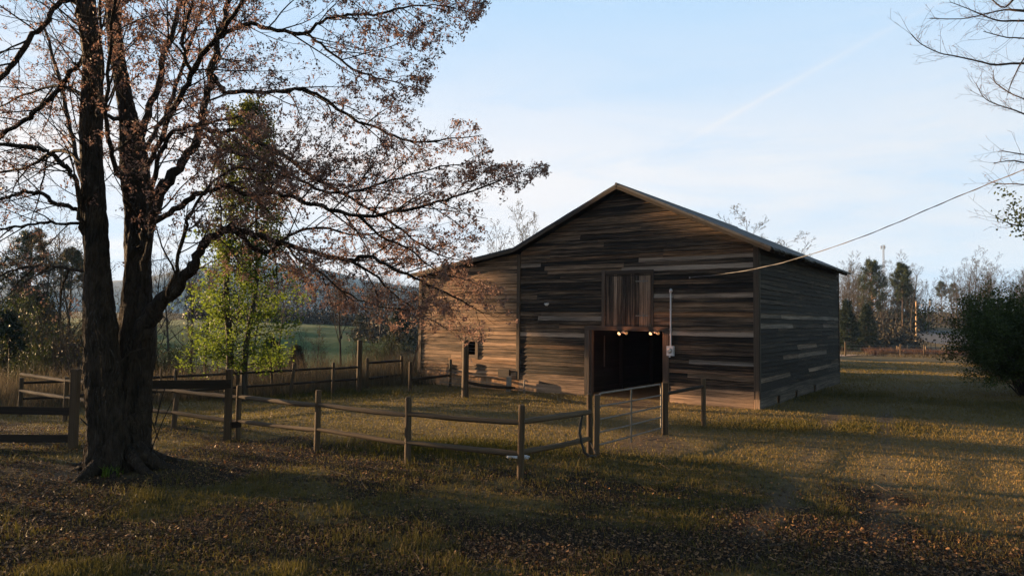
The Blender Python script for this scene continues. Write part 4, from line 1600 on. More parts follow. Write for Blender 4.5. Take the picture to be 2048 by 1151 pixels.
    limb([(336, 590, 7), (352, 540, 6), (366, 480, 6), (375, 440, 5), (395, 400, 5), (430, 360, 4), (480, 335, 3), (560, 350, 2)], 12.3, 10.8, 7)
    limb([(560, 480, 5), (600, 520, 4), (640, 545, 4), (700, 590, 3), (760, 612, 2), (815, 620, 1)], 12.4, 11.4, 6)
    limb([(700, 521, 5), (745, 545, 4), (790, 590, 3), (840, 625, 2), (900, 660, 1)], 12.3, 13.2, 6)
    limb([(713, 430, 5), (760, 470, 4), (820, 500, 3), (880, 545, 2), (940, 560, 1)], 12.0, 12.8, 6)
    # left side
    limb([(170, 110, 9), (140, 145, 8), (109, 187, 8), (75, 222, 8), (43, 245, 7), (0, 272, 7), (-90, 320, 5), (-200, 340, 3)], 12.6, 13.4, 8)
    limb([(178, 20, 8), (140, 0, 8), (122, 5, 8), (95, 40, 8), (65, 70, 8), (30, 118, 8), (0, 156, 8), (-80, 210, 6), (-190, 260, 3)], 12.2, 11.2, 8)
    limb([(182, 500, 14), (175, 470, 10), (165, 456, 9), (158, 410, 8), (152, 369, 8), (140, 342, 8), (126, 326, 8), (105, 308, 7), (78, 297, 7), (40, 290, 6), (0, 287, 6), (-100, 300, 4), (-200, 330, 2)], 12.4, 11.2, 8)
    limb([(178, 440, 8), (152, 417, 7), (130, 412, 7), (109, 404, 7), (82, 388, 6), (56, 382, 6), (25, 390, 5), (0, 400, 5), (-100, 430, 3)], 12.4, 12.0, 7)
    limb([(170, 330, 7), (120, 300, 6), (60, 330, 5), (0, 345, 4), (-100, 350, 2)], 12.2, 14.0, 6)
    limb([(165, 449, 6), (120, 445, 5), (82, 446, 5), (40, 452, 4), (0, 459, 4), (-80, 480, 2)], 12.3, 10.8, 6)
    limb([(168, 540, 6), (120, 532, 5), (82, 528, 5), (40, 536, 4), (0, 550, 3), (-60, 560, 2)], 12.5, 13.6, 6)
    limb([(170, 190, 7), (120, 172, 5), (60, 185, 4), (0, 215, 3), (-80, 240, 2)], 12.4, 14.4, 6)
    # limbs reaching back and towards the viewer
    limb([(262, 420, 11), (250, 380, 9), (230, 330, 8), (215, 250, 7), (215, 150, 6), (225, 50, 5), (240, -80, 3)], 12.6, 9.4, 7)
    limb([(280, 330, 10), (300, 280, 8), (330, 230, 7), (360, 150, 6), (390, 60, 5), (420, -60, 3)], 13.4, 17.2, 7)
    limb([(190, 420, 10), (165, 350, 8), (140, 260, 7), (120, 170, 6), (90, 60, 4)], 12.6, 16.5, 7)
    def keep(p):
        u, v = project(p)
        return in_poly(u, v, CROWN)
    up = Vector((0, 0, 1))
    tip = dict(seg=4, curve=0.22, trop=0.05, sides=3, leaf=2, leafstart=0.35, keep=keep)
    spec = [dict(seg=9, curve=0.14, trop=-0.035, trop2=0.11, sides=4, kids=8.5, ang=46, ratio=0.42, rr=0.55, start=0.18, leaf=4, leafstart=0.5, keep=keep),
            dict(seg=5, curve=0.18, trop=0.0, trop2=0.10, sides=3, kids=3.0, ang=42, ratio=0.48, rr=0.62, start=0.25, leaf=3, leafstart=0.3, keep=keep), tip]
    trunk_axis = Vector((-7.2, 12.75, 0))
    for li, (pts, rad, kids, leafy) in enumerate(limbs):
        if kids == 0:
            continue
        acc = [0.0]
        for a, b in zip(pts[:-1], pts[1:]):
            acc.append(acc[-1] + (b - a).length)
        tot = acc[-1]
        st = 0.42 if li < 2 else (0.22 if tot > 5 else 0.12)
        s = tot * st
        while s < tot:
            i = max(k for k in range(len(acc)) if acc[k] <= s)
            i = min(i, len(pts) - 2)
            f = (s - acc[i]) / max(acc[i + 1] - acc[i], 1e-6)
            p = pts[i].lerp(pts[i + 1], f)
            t = (pts[i + 1] - pts[i]).normalized()
            out = Vector((p.x - trunk_axis.x, p.y - trunk_axis.y, 0))
            out = out.normalized() if out.length > .3 else G.rnd()
            o = G.rnd()
            o = (o - t * o.dot(t)).normalized()
            d = t * R.uniform(0.45, 1.0) + o * R.uniform(0.5, 1.0) + out * 0.25 + up * R.uniform(-0.25, 0.35)
            L = R.uniform(0.9, 2.3) * (1.15 - 0.55 * s / tot)
            r = min(rad[i] * 0.55, R.uniform(0.011, 0.020))
            G.branch(p, d, L, max(r, 0.006), spec)
            s += R.uniform(0.15, 0.31)
        # the limb's own end
        for _ in range(3):
            G.branch(pts[-1], (pts[-1] - pts[-2]) + G.rnd() * 0.05, R.uniform(0.3, 0.8), 0.005, spec[1:])
    # thin sprouts at the foot of the trunk
    for P in (((228, 760, 2), (238, 730, 1.8), (262, 705, 1.6), (298, 694, 1)), ((225, 770, 1.5), (240, 740, 1.2), (222, 700, 1), (196, 660, .8)), ((250, 842, 1.6), (256, 790, 1.4), (272, 745, 1)),
              ((248, 842, 2), (262, 830, 1.6), (287, 820, 1)), ((205, 800, 1.4), (216, 770, 1.2), (226, 730, 1)), ((172, 705, 1.6), (166, 690, 1.4), (160, 670, 1)), ((176, 850, 1.6), (168, 843, 1.4), (160, 835, 1)),
              ((205, 760, 1.2), (200, 700, 1.1), (188, 640, 0.8)), ((310, 850, 1.6), (322, 800, 1.2), (335, 760, 1)), ((300, 905, 1.2), (322, 850, 1), (345, 800, .8)), ((318, 880, 1), (300, 820, 1), (318, 770, .8))):
        Q = catmull(P, 3)
        G.tube([at(u, v, 12.0 if u < 300 else 12.6) for u, v, r in Q], [r * K for u, v, r in Q], 5)
    V = np.array(G.V)
    V[:, :] -= np.array(base)
    np_mesh('trunk', V, np.array(G.F), BARK, T, smooth_=True)
    # seed clusters: a few small wings about each bud
    C = np.array(G.leaf)
    n = len(C)
    uu = 1024 + FPX * C[:, 0] / C[:, 1]
    keepm = NP.rand(n) < 0.33 * np.clip(0.25 + 0.75 * smooth(120, 330, uu), 0, 1) * (0.6 + 0.8 * (fbm(C[:, 0] * 1.1, C[:, 2] * 1.1 + C[:, 1], 2) > 0.48))
    C = C[keepm] - np.array(base)
    per = 8
    sz = np.repeat(0.5 + NP.rand(len(C)), per)
    P = np.repeat(C, per, 0) + NP.randn(len(C) * per, 3) * np.array([0.034, 0.034, 0.030]) * sz[:, None] - np.array([0, 0, 0.02])
    tone = np.clip(np.repeat(NP.rand(len(C)), per) * 0.75 + NP.rand(len(P)) * 0.4, 0, 1)
    flakes('crown', P, (0.036 + 0.034 * NP.rand(len(P))) * (0.7 + 0.3 * sz), tone, SAMARA, T, None, 0.25, 0.45)
    print('maple', len(V), len(P))


make_maple()


def finish_tree(T, G, wmat, lmat, per, spread, size, aspect=0.6, twigs=None, flat=None, keepf=1.0, crown_tone=None):
    G.wood('trunk', wmat, T)
    if G.leaf:
        C = np.array(G.leaf)
        C = C[NP.rand(len(C)) < keepf]
        P = np.repeat(C, per, 0) + NP.randn(len(C) * per, 3) * spread
        tone = np.clip(np.repeat(NP.rand(len(C)), per) * 0.6 + NP.rand(len(P)) * 0.45, 0, 1)
        flakes('crown', P, size * (0.6 + 0.8 * NP.rand(len(P))), tone, lmat, T, flat, 0.25, aspect)


def copy_thing(src, loc, rz, sc, label, group=None, tilt=0.0):
    r = src.copy()
    COL.objects.link(r)
    r.location = loc
    r.rotation_euler = (tilt, 0, rz)
    r.scale = (sc[0], sc[0], sc[1]) if isinstance(sc, tuple) else (sc, sc, sc)
    r['label'] = label
    if group:
        r['group'] = group
    elif 'group' in r:
        del r['group']
    for ch in list(src.children):
        c = ch.copy()
        COL.objects.link(c)
        c.parent = r
    return r


class Kind:
    """the first placing moves the tree itself, later ones copy it"""
    def __init__(s, src):
        s.src, s.used = src, False

    def put(s, loc, rz, sc, label, group=None, tilt=0.0):
        if not s.used:
            s.used = True
            o = s.src
            o.location = loc
            o.rotation_euler = (tilt, 0, rz)
            o.scale = (sc[0], sc[0], sc[1]) if isinstance(sc, tuple) else (sc, sc, sc)
            o['label'] = label
            if group:
                o['group'] = group
            return o
        return copy_thing(s.src, loc, rz, sc, label, group, tilt)


def bare_tree(seed, H, spread=1.0, bud=BUD, budn=1, keepf=0.5, name='bare_tree', fine=True):
    T = thing(name, 'bare tree', 'tree')
    G = Grower(seed)
    G.minr = 0.011 if fine else 0.007
    tw = dict(seg=3, curve=0.25, trop=0.10, sides=3, leaf=budn, leafstart=0.5)
    spec = [dict(seg=9, curve=0.07, trop=0.06, sides=6, kids=15, ang=48 * spread, ratio=0.42, rr=0.45, start=0.28, fall=0.62, taper=0.93),
            dict(seg=6, curve=0.16, trop=0.12, sides=4, kids=7, ang=40, ratio=0.45, rr=0.55, start=0.2, fall=0.4),
            dict(seg=4, curve=0.2, trop=0.10, sides=3, kids=4 if fine else 2, ang=38, ratio=0.5, rr=0.6, start=0.25, leaf=budn, leafstart=0.5), tw]
    G.branch(Vector((0, 0, -0.3)), Vector((0, 0, 1)), H, H * 0.012 + 0.02, spec)
    G.V = [tuple(v) for v in G.V]
    finish_tree(T, G, BAREBARK, bud, 3, 0.10, 0.10, 0.6, keepf=keepf)
    return Kind(T)


def pine_tree(seed, H, crown0, width):
    T = thing('pine_tree', 'pine', 'tree')
    G = Grower(seed)
    R = G.R
    pts = [Vector((R.uniform(-.1, .1), R.uniform(-.1, .1), H * i / 10 - 0.3)) for i in range(11)]
    G.tube(pts, [0.014 * H * (1 - 0.9 * i / 10) + .02 for i in range(11)], 7)
    n = 46
    for k in range(n):
        f = crown0 + (1 - crown0) * (k / n) ** 0.9
        z = H * f
        a = k * 2.4 + R.random()
        prof = sin(pi * min(1, 0.25 + 0.75 * (f - crown0) / (1 - crown0))) * 0.75 + 0.25
        L = width * 0.5 * prof * R.uniform(0.6, 1.15)
        d = Vector((cos(a), sin(a), R.uniform(0.0, 0.5)))
        spec = [dict(seg=5, curve=0.10, trop=0.07, sides=4, kids=5, ang=45, ratio=0.45, rr=0.5, start=0.35, leaf=4, leafstart=0.55), dict(seg=3, curve=0.2, trop=0.08, sides=3, leaf=4, leafstart=0.3)]
        G.branch(Vector((0, 0, z)), d, max(L, 0.4), 0.035 + 0.02 * L, spec)
    for k in range(14):
        G.leaf.append((R.uniform(-.3, .3), R.uniform(-.3, .3), H - R.random() * 0.8))
    finish_tree(T, G, PINEBARK, PINE, 9, 0.20, 0.34, 0.16)
    return Kind(T)


def cedar_tree(seed, H, width, name='cedar_tree', leaf=CEDAR, size=0.20, power=0.8):
    T = thing(name, 'cedar', 'tree')
    G = Grower(seed)
    R = G.R
    G.tube([Vector((0, 0, H * i / 6 - 0.2)) for i in range(7)], [0.16 * (1 - 0.85 * i / 6) for i in range(7)], 6)
    n = 120
    for k in range(n):
        f = 0.03 + 0.97 * k / n
        a = k * 2.4 + R.random()
        L = width * 0.5 * (1 - f) ** power * R.uniform(0.72, 1.18) + 0.15
        d = Vector((cos(a), sin(a), R.uniform(-0.05, 0.5)))
        spec = [dict(seg=4, curve=0.14, trop=0.06, sides=3, kids=3, ang=40, ratio=0.4, rr=0.5, start=0.3, leaf=9, leafstart=0.25), dict(seg=3, curve=0.2, trop=0.08, sides=3, leaf=4, leafstart=0.2)]
        G.branch(Vector((0, 0, H * f)), d, L, 0.02 + 0.01 * L, spec)
    finish_tree(T, G, PINEBARK, leaf, 6, 0.15, size, 0.45)
    return Kind(T)


def shrub(seed, w, h, leaf, nstem=60, size=0.08, per=7, name='shrub', mat=BARETWIG, leafn=5, spread=0.10):
    T = thing(name, 'shrub', 'shrub')
    G = Grower(seed)
    R = G.R
    for k in range(nstem):
        a = R.random() * 6.28
        e = R.random() ** 0.6
        d = Vector((cos(a) * e * w / h * 0.55, sin(a) * e * w / h * 0.55, 1))
        spec = [dict(seg=6, curve=0.12, trop=-0.02, sides=4, kids=6, ang=45, ratio=0.42, rr=0.55, start=0.25, leaf=leafn, leafstart=0.35, fall=.3),
                dict(seg=4, curve=0.2, trop=0.02, sides=3, kids=2, ang=40, ratio=0.5, rr=0.6, start=0.3, leaf=leafn, leafstart=0.2), dict(seg=3, curve=0.2, trop=0.0, sides=3, leaf=leafn)]
        G.branch(Vector((cos(a) * 0.1 * w * R.random(), sin(a) * 0.1 * w * R.random(), -0.1)), d, h * R.uniform(0.7, 1.08) * sqrt(1 + 0.2 * e), 0.022, spec)
    finish_tree(T, G, mat, leaf, per, spread, size, 0.55)
    return Kind(T)


def upos(u, d):
    """ground point on the bearing of picture column u at distance d"""
    x = (u - 1024) / FPX * d
    return on(x, d)


def make_green_tree():
    x, y = -10.1, 24.6
    base = on(x, y)
    T = thing('leafy_tree', 'slender twin-stemmed tree in fresh yellow-green leaf right behind the paddock fence', 'tree', base)
    G = Grower(5)
    D = Grower(6)
    R = G.R
    G2 = Grower(8)
    for sx, r0, H in ((-0.05, 0.155, 10.3), (0.50, 0.13, 9.2)):
        pts = [Vector((sx + 0.10 * sin(i * .9 + sx * 5) + 0.04 * i * (1 if sx > 0 else -.3), 0.2 * sx, H * i / 12 - 0.3)) for i in range(13)]
        G.tube(pts, [r0 * (1 - 0.85 * i / 12) for i in range(13)], 9)
    tip = dict(seg=3, curve=0.25, trop=-0.05, sides=3, leaf=6, leafstart=0.2)
    for k in range(78):
        z = 1.0 + 4.6 * (k / 78)
        a = k * 2.4 + R.random() * .8
        L = R.uniform(0.7, 2.5) * (0.75 + 0.35 * sin(pi * (z - 0.8) / 4.8))
        spec = [dict(seg=6, curve=0.14, trop=-0.035, sides=4, kids=5, ang=45, ratio=0.42, rr=0.5, start=0.3, leaf=6, leafstart=0.4), tip]
        G.branch(Vector((0.2, 0.05, z)), Vector((cos(a), sin(a), R.uniform(0.1, 0.6))), L, 0.022, spec)
    for k in range(130):
        z = 4.6 + 6.2 * (k / 130)
        a = k * 2.4 + R.random() * .8
        L = R.uniform(0.7, 1.15) * (1.75 - 0.14 * (z - 4.6)) * (0.25 if z > 10.4 else 1)
        spec = [dict(seg=5, curve=0.16, trop=0.04, sides=3, kids=4, ang=45, ratio=0.4, rr=0.5, start=0.3, leaf=6, leafstart=0.3), dict(tip, leaf=4)]
        D.branch(Vector((0.45, 0.1, z)), Vector((cos(a), sin(a), R.uniform(0.1, 0.7))), L, 0.018, spec)
    b = len(G.V)
    G.V += D.V
    G.F += [tuple(i + b for i in f) for f in D.F]
    G.wood('trunk', BAREBARK, T)
    for nm, gg, m, per, sz in (('crown', G, GREEN, 5, 0.085), ('crown', D, IVY, 6, 0.09)):
        C = np.array(gg.leaf)
        P = np.repeat(C, per, 0) + NP.randn(len(C) * per, 3) * 0.11
        tone = np.clip(np.repeat(NP.rand(len(C)), per) * 0.6 + NP.rand(len(P)) * 0.45, 0, 1)
        flakes(nm, P, sz * (0.6 + 0.8 * NP.rand(len(P))), tone, m, T, None, 0.25, 0.7)


make_green_tree()

BARE = [bare_tree(31, 12.0), bare_tree(32, 13.0, 0.85), bare_tree(33, 11.0, 1.15, keepf=0.25), bare_tree(34, 13.5, 0.75, keepf=0.8)]
SLIM = bare_tree(41, 6.5, 0.7, keepf=0.2, name='sapling', fine=False)
VASE = bare_tree(42, 12.5, 0.62, keepf=0.9)
KNOB = bare_tree(43, 11.0, 1.2, keepf=0.35)
PINES = [pine_tree(51, 15.5, 0.45, 6.0), pine_tree(52, 15.5, 0.58, 4.6), pine_tree(53, 14.5, 0.66, 3.0)]  # the last, narrow and high-crowned, is shaped only to shade the barn front
CED = [cedar_tree(61, 8.2, 4.4), cedar_tree(62, 8.6, 6.4, power=0.62)]
GBUSH = shrub(71, 3.4, 3.6, OLIVE, 30, 0.09, 4, name='green_shrub', leafn=4, spread=0.14)
DBUSH = shrub(72, 5.6, 3.7, BUSHM, 120, 0.085, 9, name='evergreen_shrub', leafn=6, spread=0.13)
TWB = shrub(73, 2.2, 2.0, BUD, 26, 0.05, 1, name='twiggy_shrub', leafn=1)


def plant_trees():
    R = random.Random(99)
    # woods in the gully at far left
    gl = 'bare trees of the gully woods at left'
    for i, (u, d, sc, k) in enumerate(((-60, 50, 1.0, 0), (25, 56, 1.0, 1), (70, 47, .85, 2), (118, 60, 1.05, 3), (160, 52, .95, 0), (212, 64, 1.0, 1), (228, 48, .8, 2),
                                       (318, 58, .95, 3), (345, 66, 1.0, 0), (392, 52, .8, 3), (415, 74, 1.0, 1), (-20, 70, 1.1, 2), (90, 76, 1.1, 3), (300, 80, 1.1, 2), (510, 92, 1.0, 0), (560, 98, .9, 1))):
        BARE[k].put(upos(u, d), R.random() * 6, sc * R.uniform(.9, 1.1), 'bare grey tree among the gully woods beyond the left fences', gl)
    CED[0].put(upos(16, 39), 1.0, (1.0, 0.8), 'dark green cedar at the left edge of the picture behind the plank fence')
    CED[0].put(upos(75, 62), 2.0, (1.2, 1.0), 'dim cedar in the gully woods, between the left edge and the big trunk')
    GBUSH.put(upos(334, 36), 0.3, (0.8, 0.85), 'bushy green shrub just right of the big maple trunk beyond the fence')
    GBUSH.put(upos(52, 33), 2.3, (0.7, 0.9), 'olive shrub at far left before the dark cedar')
    CED[0].put(upos(545, 37), 2.6, (0.55, 0.42), 'small dark cedar right behind the leafy twin-stemmed tree')
    CED[0].put(upos(598, 42), 0.6, (0.5, 0.45), 'small dark cedar standing beyond the leaning fence post')
    gk = 'thicket in the gully at left'
    for i in range(30):
        u, d = R.uniform(-40, 330), R.uniform(35, 56)
        TWB.put(upos(u, d), R.random() * 6, (R.uniform(1.8, 2.6), R.uniform(2.1, 3.3) * (0.8 if u > 250 else 1)), 'tall tangled grey thicket bush in the gully beyond the left fences', gk)
    for u, d, a, b in ((25, 44, 1.1, 1.5), (-30, 40, 1.2, 1.7), (135, 60, 1.1, 1.4), (-5, 52, 1.3, 2.0)):
        GBUSH.put(upos(u, d), R.random() * 6, (a, b), 'tall vine-green bush in the gully at the left edge', 'vine-green bushes at far left')
    # saplings and brush on the valley side, between the leafy tree and the barn
    SLIM.put(upos(684, 33), 0.0, (0.75, 1.0), 'tall thin pale sapling standing alone beyond the far rail fence')
    gs = 'thin saplings beyond the far rail fence'
    for u, d, sc in ((610, 38, .55), (640, 35, .5), (655, 42, .6), (705, 36, .5), (745, 40, .55), (780, 38, .5), (440, 33, .55), (400, 36, .6), (372, 32, .5), (590, 34, .45), (560, 44, .6)):
        SLIM.put(upos(u, d), R.random() * 6, sc, 'short thin bare sapling in the weeds beyond the far rail fence', gs, R.uniform(-.12, .12))
    gt = 'twiggy bushes on the valley side'
    for u, d, sc in ((625, 45, .9), (728, 40, 1.1), (745, 46, 1.2), (770, 48, 1.2), (800, 42, 1.1), (820, 47, 1.2), (410, 38, 1), (360, 42, 1.1), (575, 39, .8)):
        TWB.put(upos(u, d), R.random() * 6, sc, 'grey twiggy bush on the valley side left of the barn', gt)
    GBUSH.put(upos(757, 88), 1.7, (1.3, 1.0), 'rounded olive bush at the low end of the green pasture')
    CED[1].put(upos(800, 105), 1.2, (1.0, .9), 'dark conifer at the pasture end close to the barn corner')
    CED[1].put(upos(722, 128), 2.2, (0.7, .6), 'dark conifer on the lower edge of the far woods')
    # behind the barn
    VASE.put(upos(1032, 72), 0.4, (1.35, 1.36), 'budding upright tree rising behind the lean-to roof')
    VASE.put(upos(985, 70), 2.4, (1.1, 1.2), 'smaller budding tree behind the low end of the lean-to roof')
    KNOB.put(upos(1490, 50), 0.9, (1.15, 0.97), 'bare knobbly tree rising behind the right roof slope')
    KNOB.put(upos(1575, 52), 2.9, (1.0, 0.84), 'lower bare tree behind the far end of the right roof slope')
    # right: across the field
    PINES[0].put(upos(1744, 128), 0, (1.0, 1.08), 'tall full pine, the left of two pines across the field')
    PINES[1].put(upos(1805, 130), 1, (0.95, 1.05), 'tall narrow-topped pine, the right of two pines across the field')
    CED[0].put(upos(1694, 106), .4, (1.25, 1.0), 'dark cedar next to the barn corner across the field')
    CED[0].put(upos(1733, 108), 1.6, (1.1, .95), 'dark cedar, second from the barn corner, across the field')
    CED[1].put(upos(1812, 166), 0.2, (1.42, 1.40), 'broad dark cone-shaped cedar behind the yellow utility pole')
    gr = 'bare trees across the field'
    for u, d, sc, k in ((1688, 122, 1.15, 0), (1708, 135, 1.2, 1), (1722, 126, 1.1, 3), (1758, 138, 1.3, 1), (1770, 132, 1.15, 0), (1786, 128, 1.15, 2), (1822, 138, 1.2, 1), (1846, 165, 1.1, 0), (1806, 174, 1.1, 3),
                        (1662, 118, 1.1, 2), (1640, 128, 1.1, 0), (1700, 176, 1.3, 3), (1735, 172, 1.3, 2), (1795, 175, 1.3, 3), (1842, 182, 1.1, 2), (1872, 236, 1.1, 0), (1882, 240, 1.0, 1)):
        BARE[k].put(upos(u, d), R.random() * 6, sc * R.uniform(.9, 1.1), 'bare brown tree in the grove across the field right of the barn', gr)
    for i in range(26):
        u, d = R.uniform(1640, 1842), R.uniform(168, 210)
        BARE[i % 4].put(upos(u, d), R.random() * 6, R.uniform(1.05, 1.4), 'bare brown tree in the grove across the field right of the barn', gr)
    gh = 'trees of the hillside wood beyond the road'
    for i in range(62):
        u = 1908 + 230 * R.random()
        d = 185 + 110 * R.random()
        BARE[i % 4].put(upos(u, d), R.random() * 6, R.uniform(1.05, 1.5), 'budding tan tree of the hillside wood beyond the road', gh)
    PINES[1].put(upos(1884, 285), 2, (1.0, 1.0), 'small far pine on the skyline above the road')
    PINES[0].put(upos(1908, 300), 3, (.9, .95), 'far pine on the skyline right of the road')
    DBUSH.put(upos(2068, 27.5), 0.4, (1.05, 1.0), 'big dark evergreen shrub at the right edge of the picture')
    # out of frame at left: more bare woods, plus unseen evergreens and bushes added for shade
    for i, (t, q, sc, k) in enumerate(OCC):
        p = (q * 0.401 - t * 0.916, q * 0.916 + t * 0.401)
        loc = on(*p)
        if k < 4:
            BARE[k].put(loc, R.random() * 6, sc, 'bare grey tree among the gully woods beyond the left fences', gl)
        elif k < 6:
            CED[k - 4].put(loc, R.random() * 6, sc, 'unseen dark cedar added outside the left edge for its shade', 'added shade cedars at far left')
        elif k == 9:
            GBUSH.put(loc, R.random() * 6, sc, 'unseen low green bush added outside the left edge to shade the weeds', 'added shade bushes at far left')
        else:
            PINES[k - 6].put(loc, R.random() * 6, sc, 'unseen pine added outside the left edge for its shade', 'added shade pines at far left')


OCC = [(33, 14.5, (0.75, 0.62), 9), (33, 11.5, (0.8, 0.6), 9), (50, 23.9, (1.0, 1.0), 8), (55, 25.0, (0.72, 1.14), 8),
       (40, 9, 1.0, 0), (46, 4, 1.0, 1), (55, 12, 1.1, 2), (60, 6, 1.0, 3), (50, 0, 1.0, 0), (66, 9, 1.1, 1), (70, 2, 1.1, 2), (44, 13, .9, 3), (38, 3, .9, 2), (58, -3, 1.0, 1),
       (34, 6.0, 0.9, 1), (52, 7, (1.1, .9), 5), (62, 3, 1.1, 1), (45, 0, (1.0, .9), 5), (42, 11, 0.9, 0), (48, 8, 1.0, 3), (57, 14, 0.9, 2), (36, 9.5, 0.85, 3), (60, 17, .9, 0), (75, 20, 1.0, 2), (80, 27.4, 1.0, 1)] + [(70 + (i * 37 % 23) + max(0, i - 4) * 3.5, 30.5 + i * 3.1, (1.0 + 0.1 * (i % 3), 0.85 + 0.13 * (i % 2)), (6, 5, 7, 6)[i % 4]) for i in range(11)]
plant_trees()


def make_right_tree():
    base = on(11.6, 11.5)
    T = thing('bare_tree', 'bare tree outside the right edge whose budded branches reach into the sky', 'tree', base)
    G = Grower(77)
    R = G.R
    K = 11.5 / FPX
    G.tube([Vector((11.6, 11.5, -0.3)), Vector((11.55, 11.5, 2)), Vector((11.5, 11.5, 5)), Vector((11.3, 11.6, 8)), Vector((11.2, 11.7, 11))], [.26, .22, .17, .1, .03], 9)
    L = [((2360, 180, 7), (2200, 140, 5), (2048, 127, 3.6), (1992, 130, 3), (1959, 123, 2.5), (1909, 112, 2), (1879, 106, 1.7), (1842, 88, 1.4), (1823, 69, 1.6)),
         ((2360, 100, 6), (2200, 50, 5), (2048, 42, 3.4), (2000, 42, 2.6), (1967, 31, 2), (1934, 17, 1.5), (1900, 4, 1)),
         ((2350, 60, 6), (2200, 30, 5), (2048, 22, 4.5), (2009, 20, 2.6), (1959, 31, 2), (1921, 38, 1.6), (1859, 37, 1.4)),
         ((2350, 160, 5), (2200, 95, 3), (2048, 77, 2.2), (2013, 75, 1.8), (1967, 63, 1)),
         ((2360, 330, 6), (2200, 290, 4), (2048, 228, 2.6), (2025, 219, 2), (1988, 207, 1.6), (1967, 194, 1.3), (1952, 167, 1)),
         ((2360, 300, 5), (2200, 250, 4), (2048, 198, 2.2), (2009, 179, 1.8), (1988, 161, 1.5), (1987, 140, 1)),
         ((2360, 400, 5), (2200, 350, 3), (2048, 325, 2.4), (2025, 321, 1.8), (1988, 326, 1)),
         ((2360, 360, 5), (2200, 330, 3), (2048, 309, 2), (2003, 301, 1)),
         ((2360, 430, 5), (2200, 390, 3), (2048, 369, 2), (2000, 368, 1.6), (1977, 361, 1)),
         ((2360, 500, 5), (2200, 470, 3), (2048, 452, 2), (2017, 446, 1.6), (1992, 434, 1)),
         ((2360, 20, 6), (2200, -30, 5), (2048, -10, 4), (2010, 15, 2.6), (1985, 0, 2), (1960, -30, 1)),
         ((2360, 260, 5), (2200, 180, 3), (2070, 110, 2.4), (2030, 150, 1.6), (2015, 190, 1))]
    for i, P in enumerate(L):
        Q = catmull(P, 3)
        Y0, Y1 = 11.5, 10.2 + (i * 37 % 11) * 0.26
        n = len(Q)
        pts = [at(u, v, Y0 + (Y1 - Y0) * k / (n - 1)) for k, (u, v, r) in enumerate(Q)]
        rad = [max(q[2] * K * .62, .003) for q in Q]
        G.tube(pts, rad, 6)
        spec = [dict(seg=4, curve=0.16, trop=0.04, sides=3, kids=2, ang=40, ratio=0.5, rr=0.6, start=0.3, leaf=2, leafstart=0.5), dict(seg=3, curve=0.2, trop=0.03, sides=3, leaf=2, leafstart=.5)]
        for k in range(n // 4, n - 1):
            for _ in range(2):
                G.branch(pts[k].lerp(pts[k + 1], R.random()), (pts[k + 1] - pts[k]).normalized() + G.rnd() * 0.8, R.uniform(.10, .62), 0.0035, spec)
    G.V = [(v[0] - base.x, v[1] - base.y, v[2] - base.z) for v in G.V]
    G.wood('trunk', TWIG, T)
    C = np.array(G.leaf) - np.array(base)
    flakes('buds', C, np.full(len(C), 0.016), NP.rand(len(C)), SAMARA, T)
    # leafy sprays low at the picture's right edge
    c = []
    for u, v, n in ((2030, 410, 30), (2040, 425, 40), (2046, 440, 50), (2015, 446, 20), (2000, 436, 10), (2020, 395, 16), (2000, 378, 10), (2044, 460, 40)):
        for _ in range(n):
            c.append(at(u + R.gauss(0, 12), v + R.gauss(0, 9), 10.8 + R.gauss(0, .3)))
    C = np.array([tuple(p) for p in c]) - np.array(base)
    flakes('leaves', C, 0.04 + 0.03 * NP.rand(len(C)), NP.rand(len(C)), OLIVE, T)


make_right_tree()

# ------------------------------------------------------------------ the far country


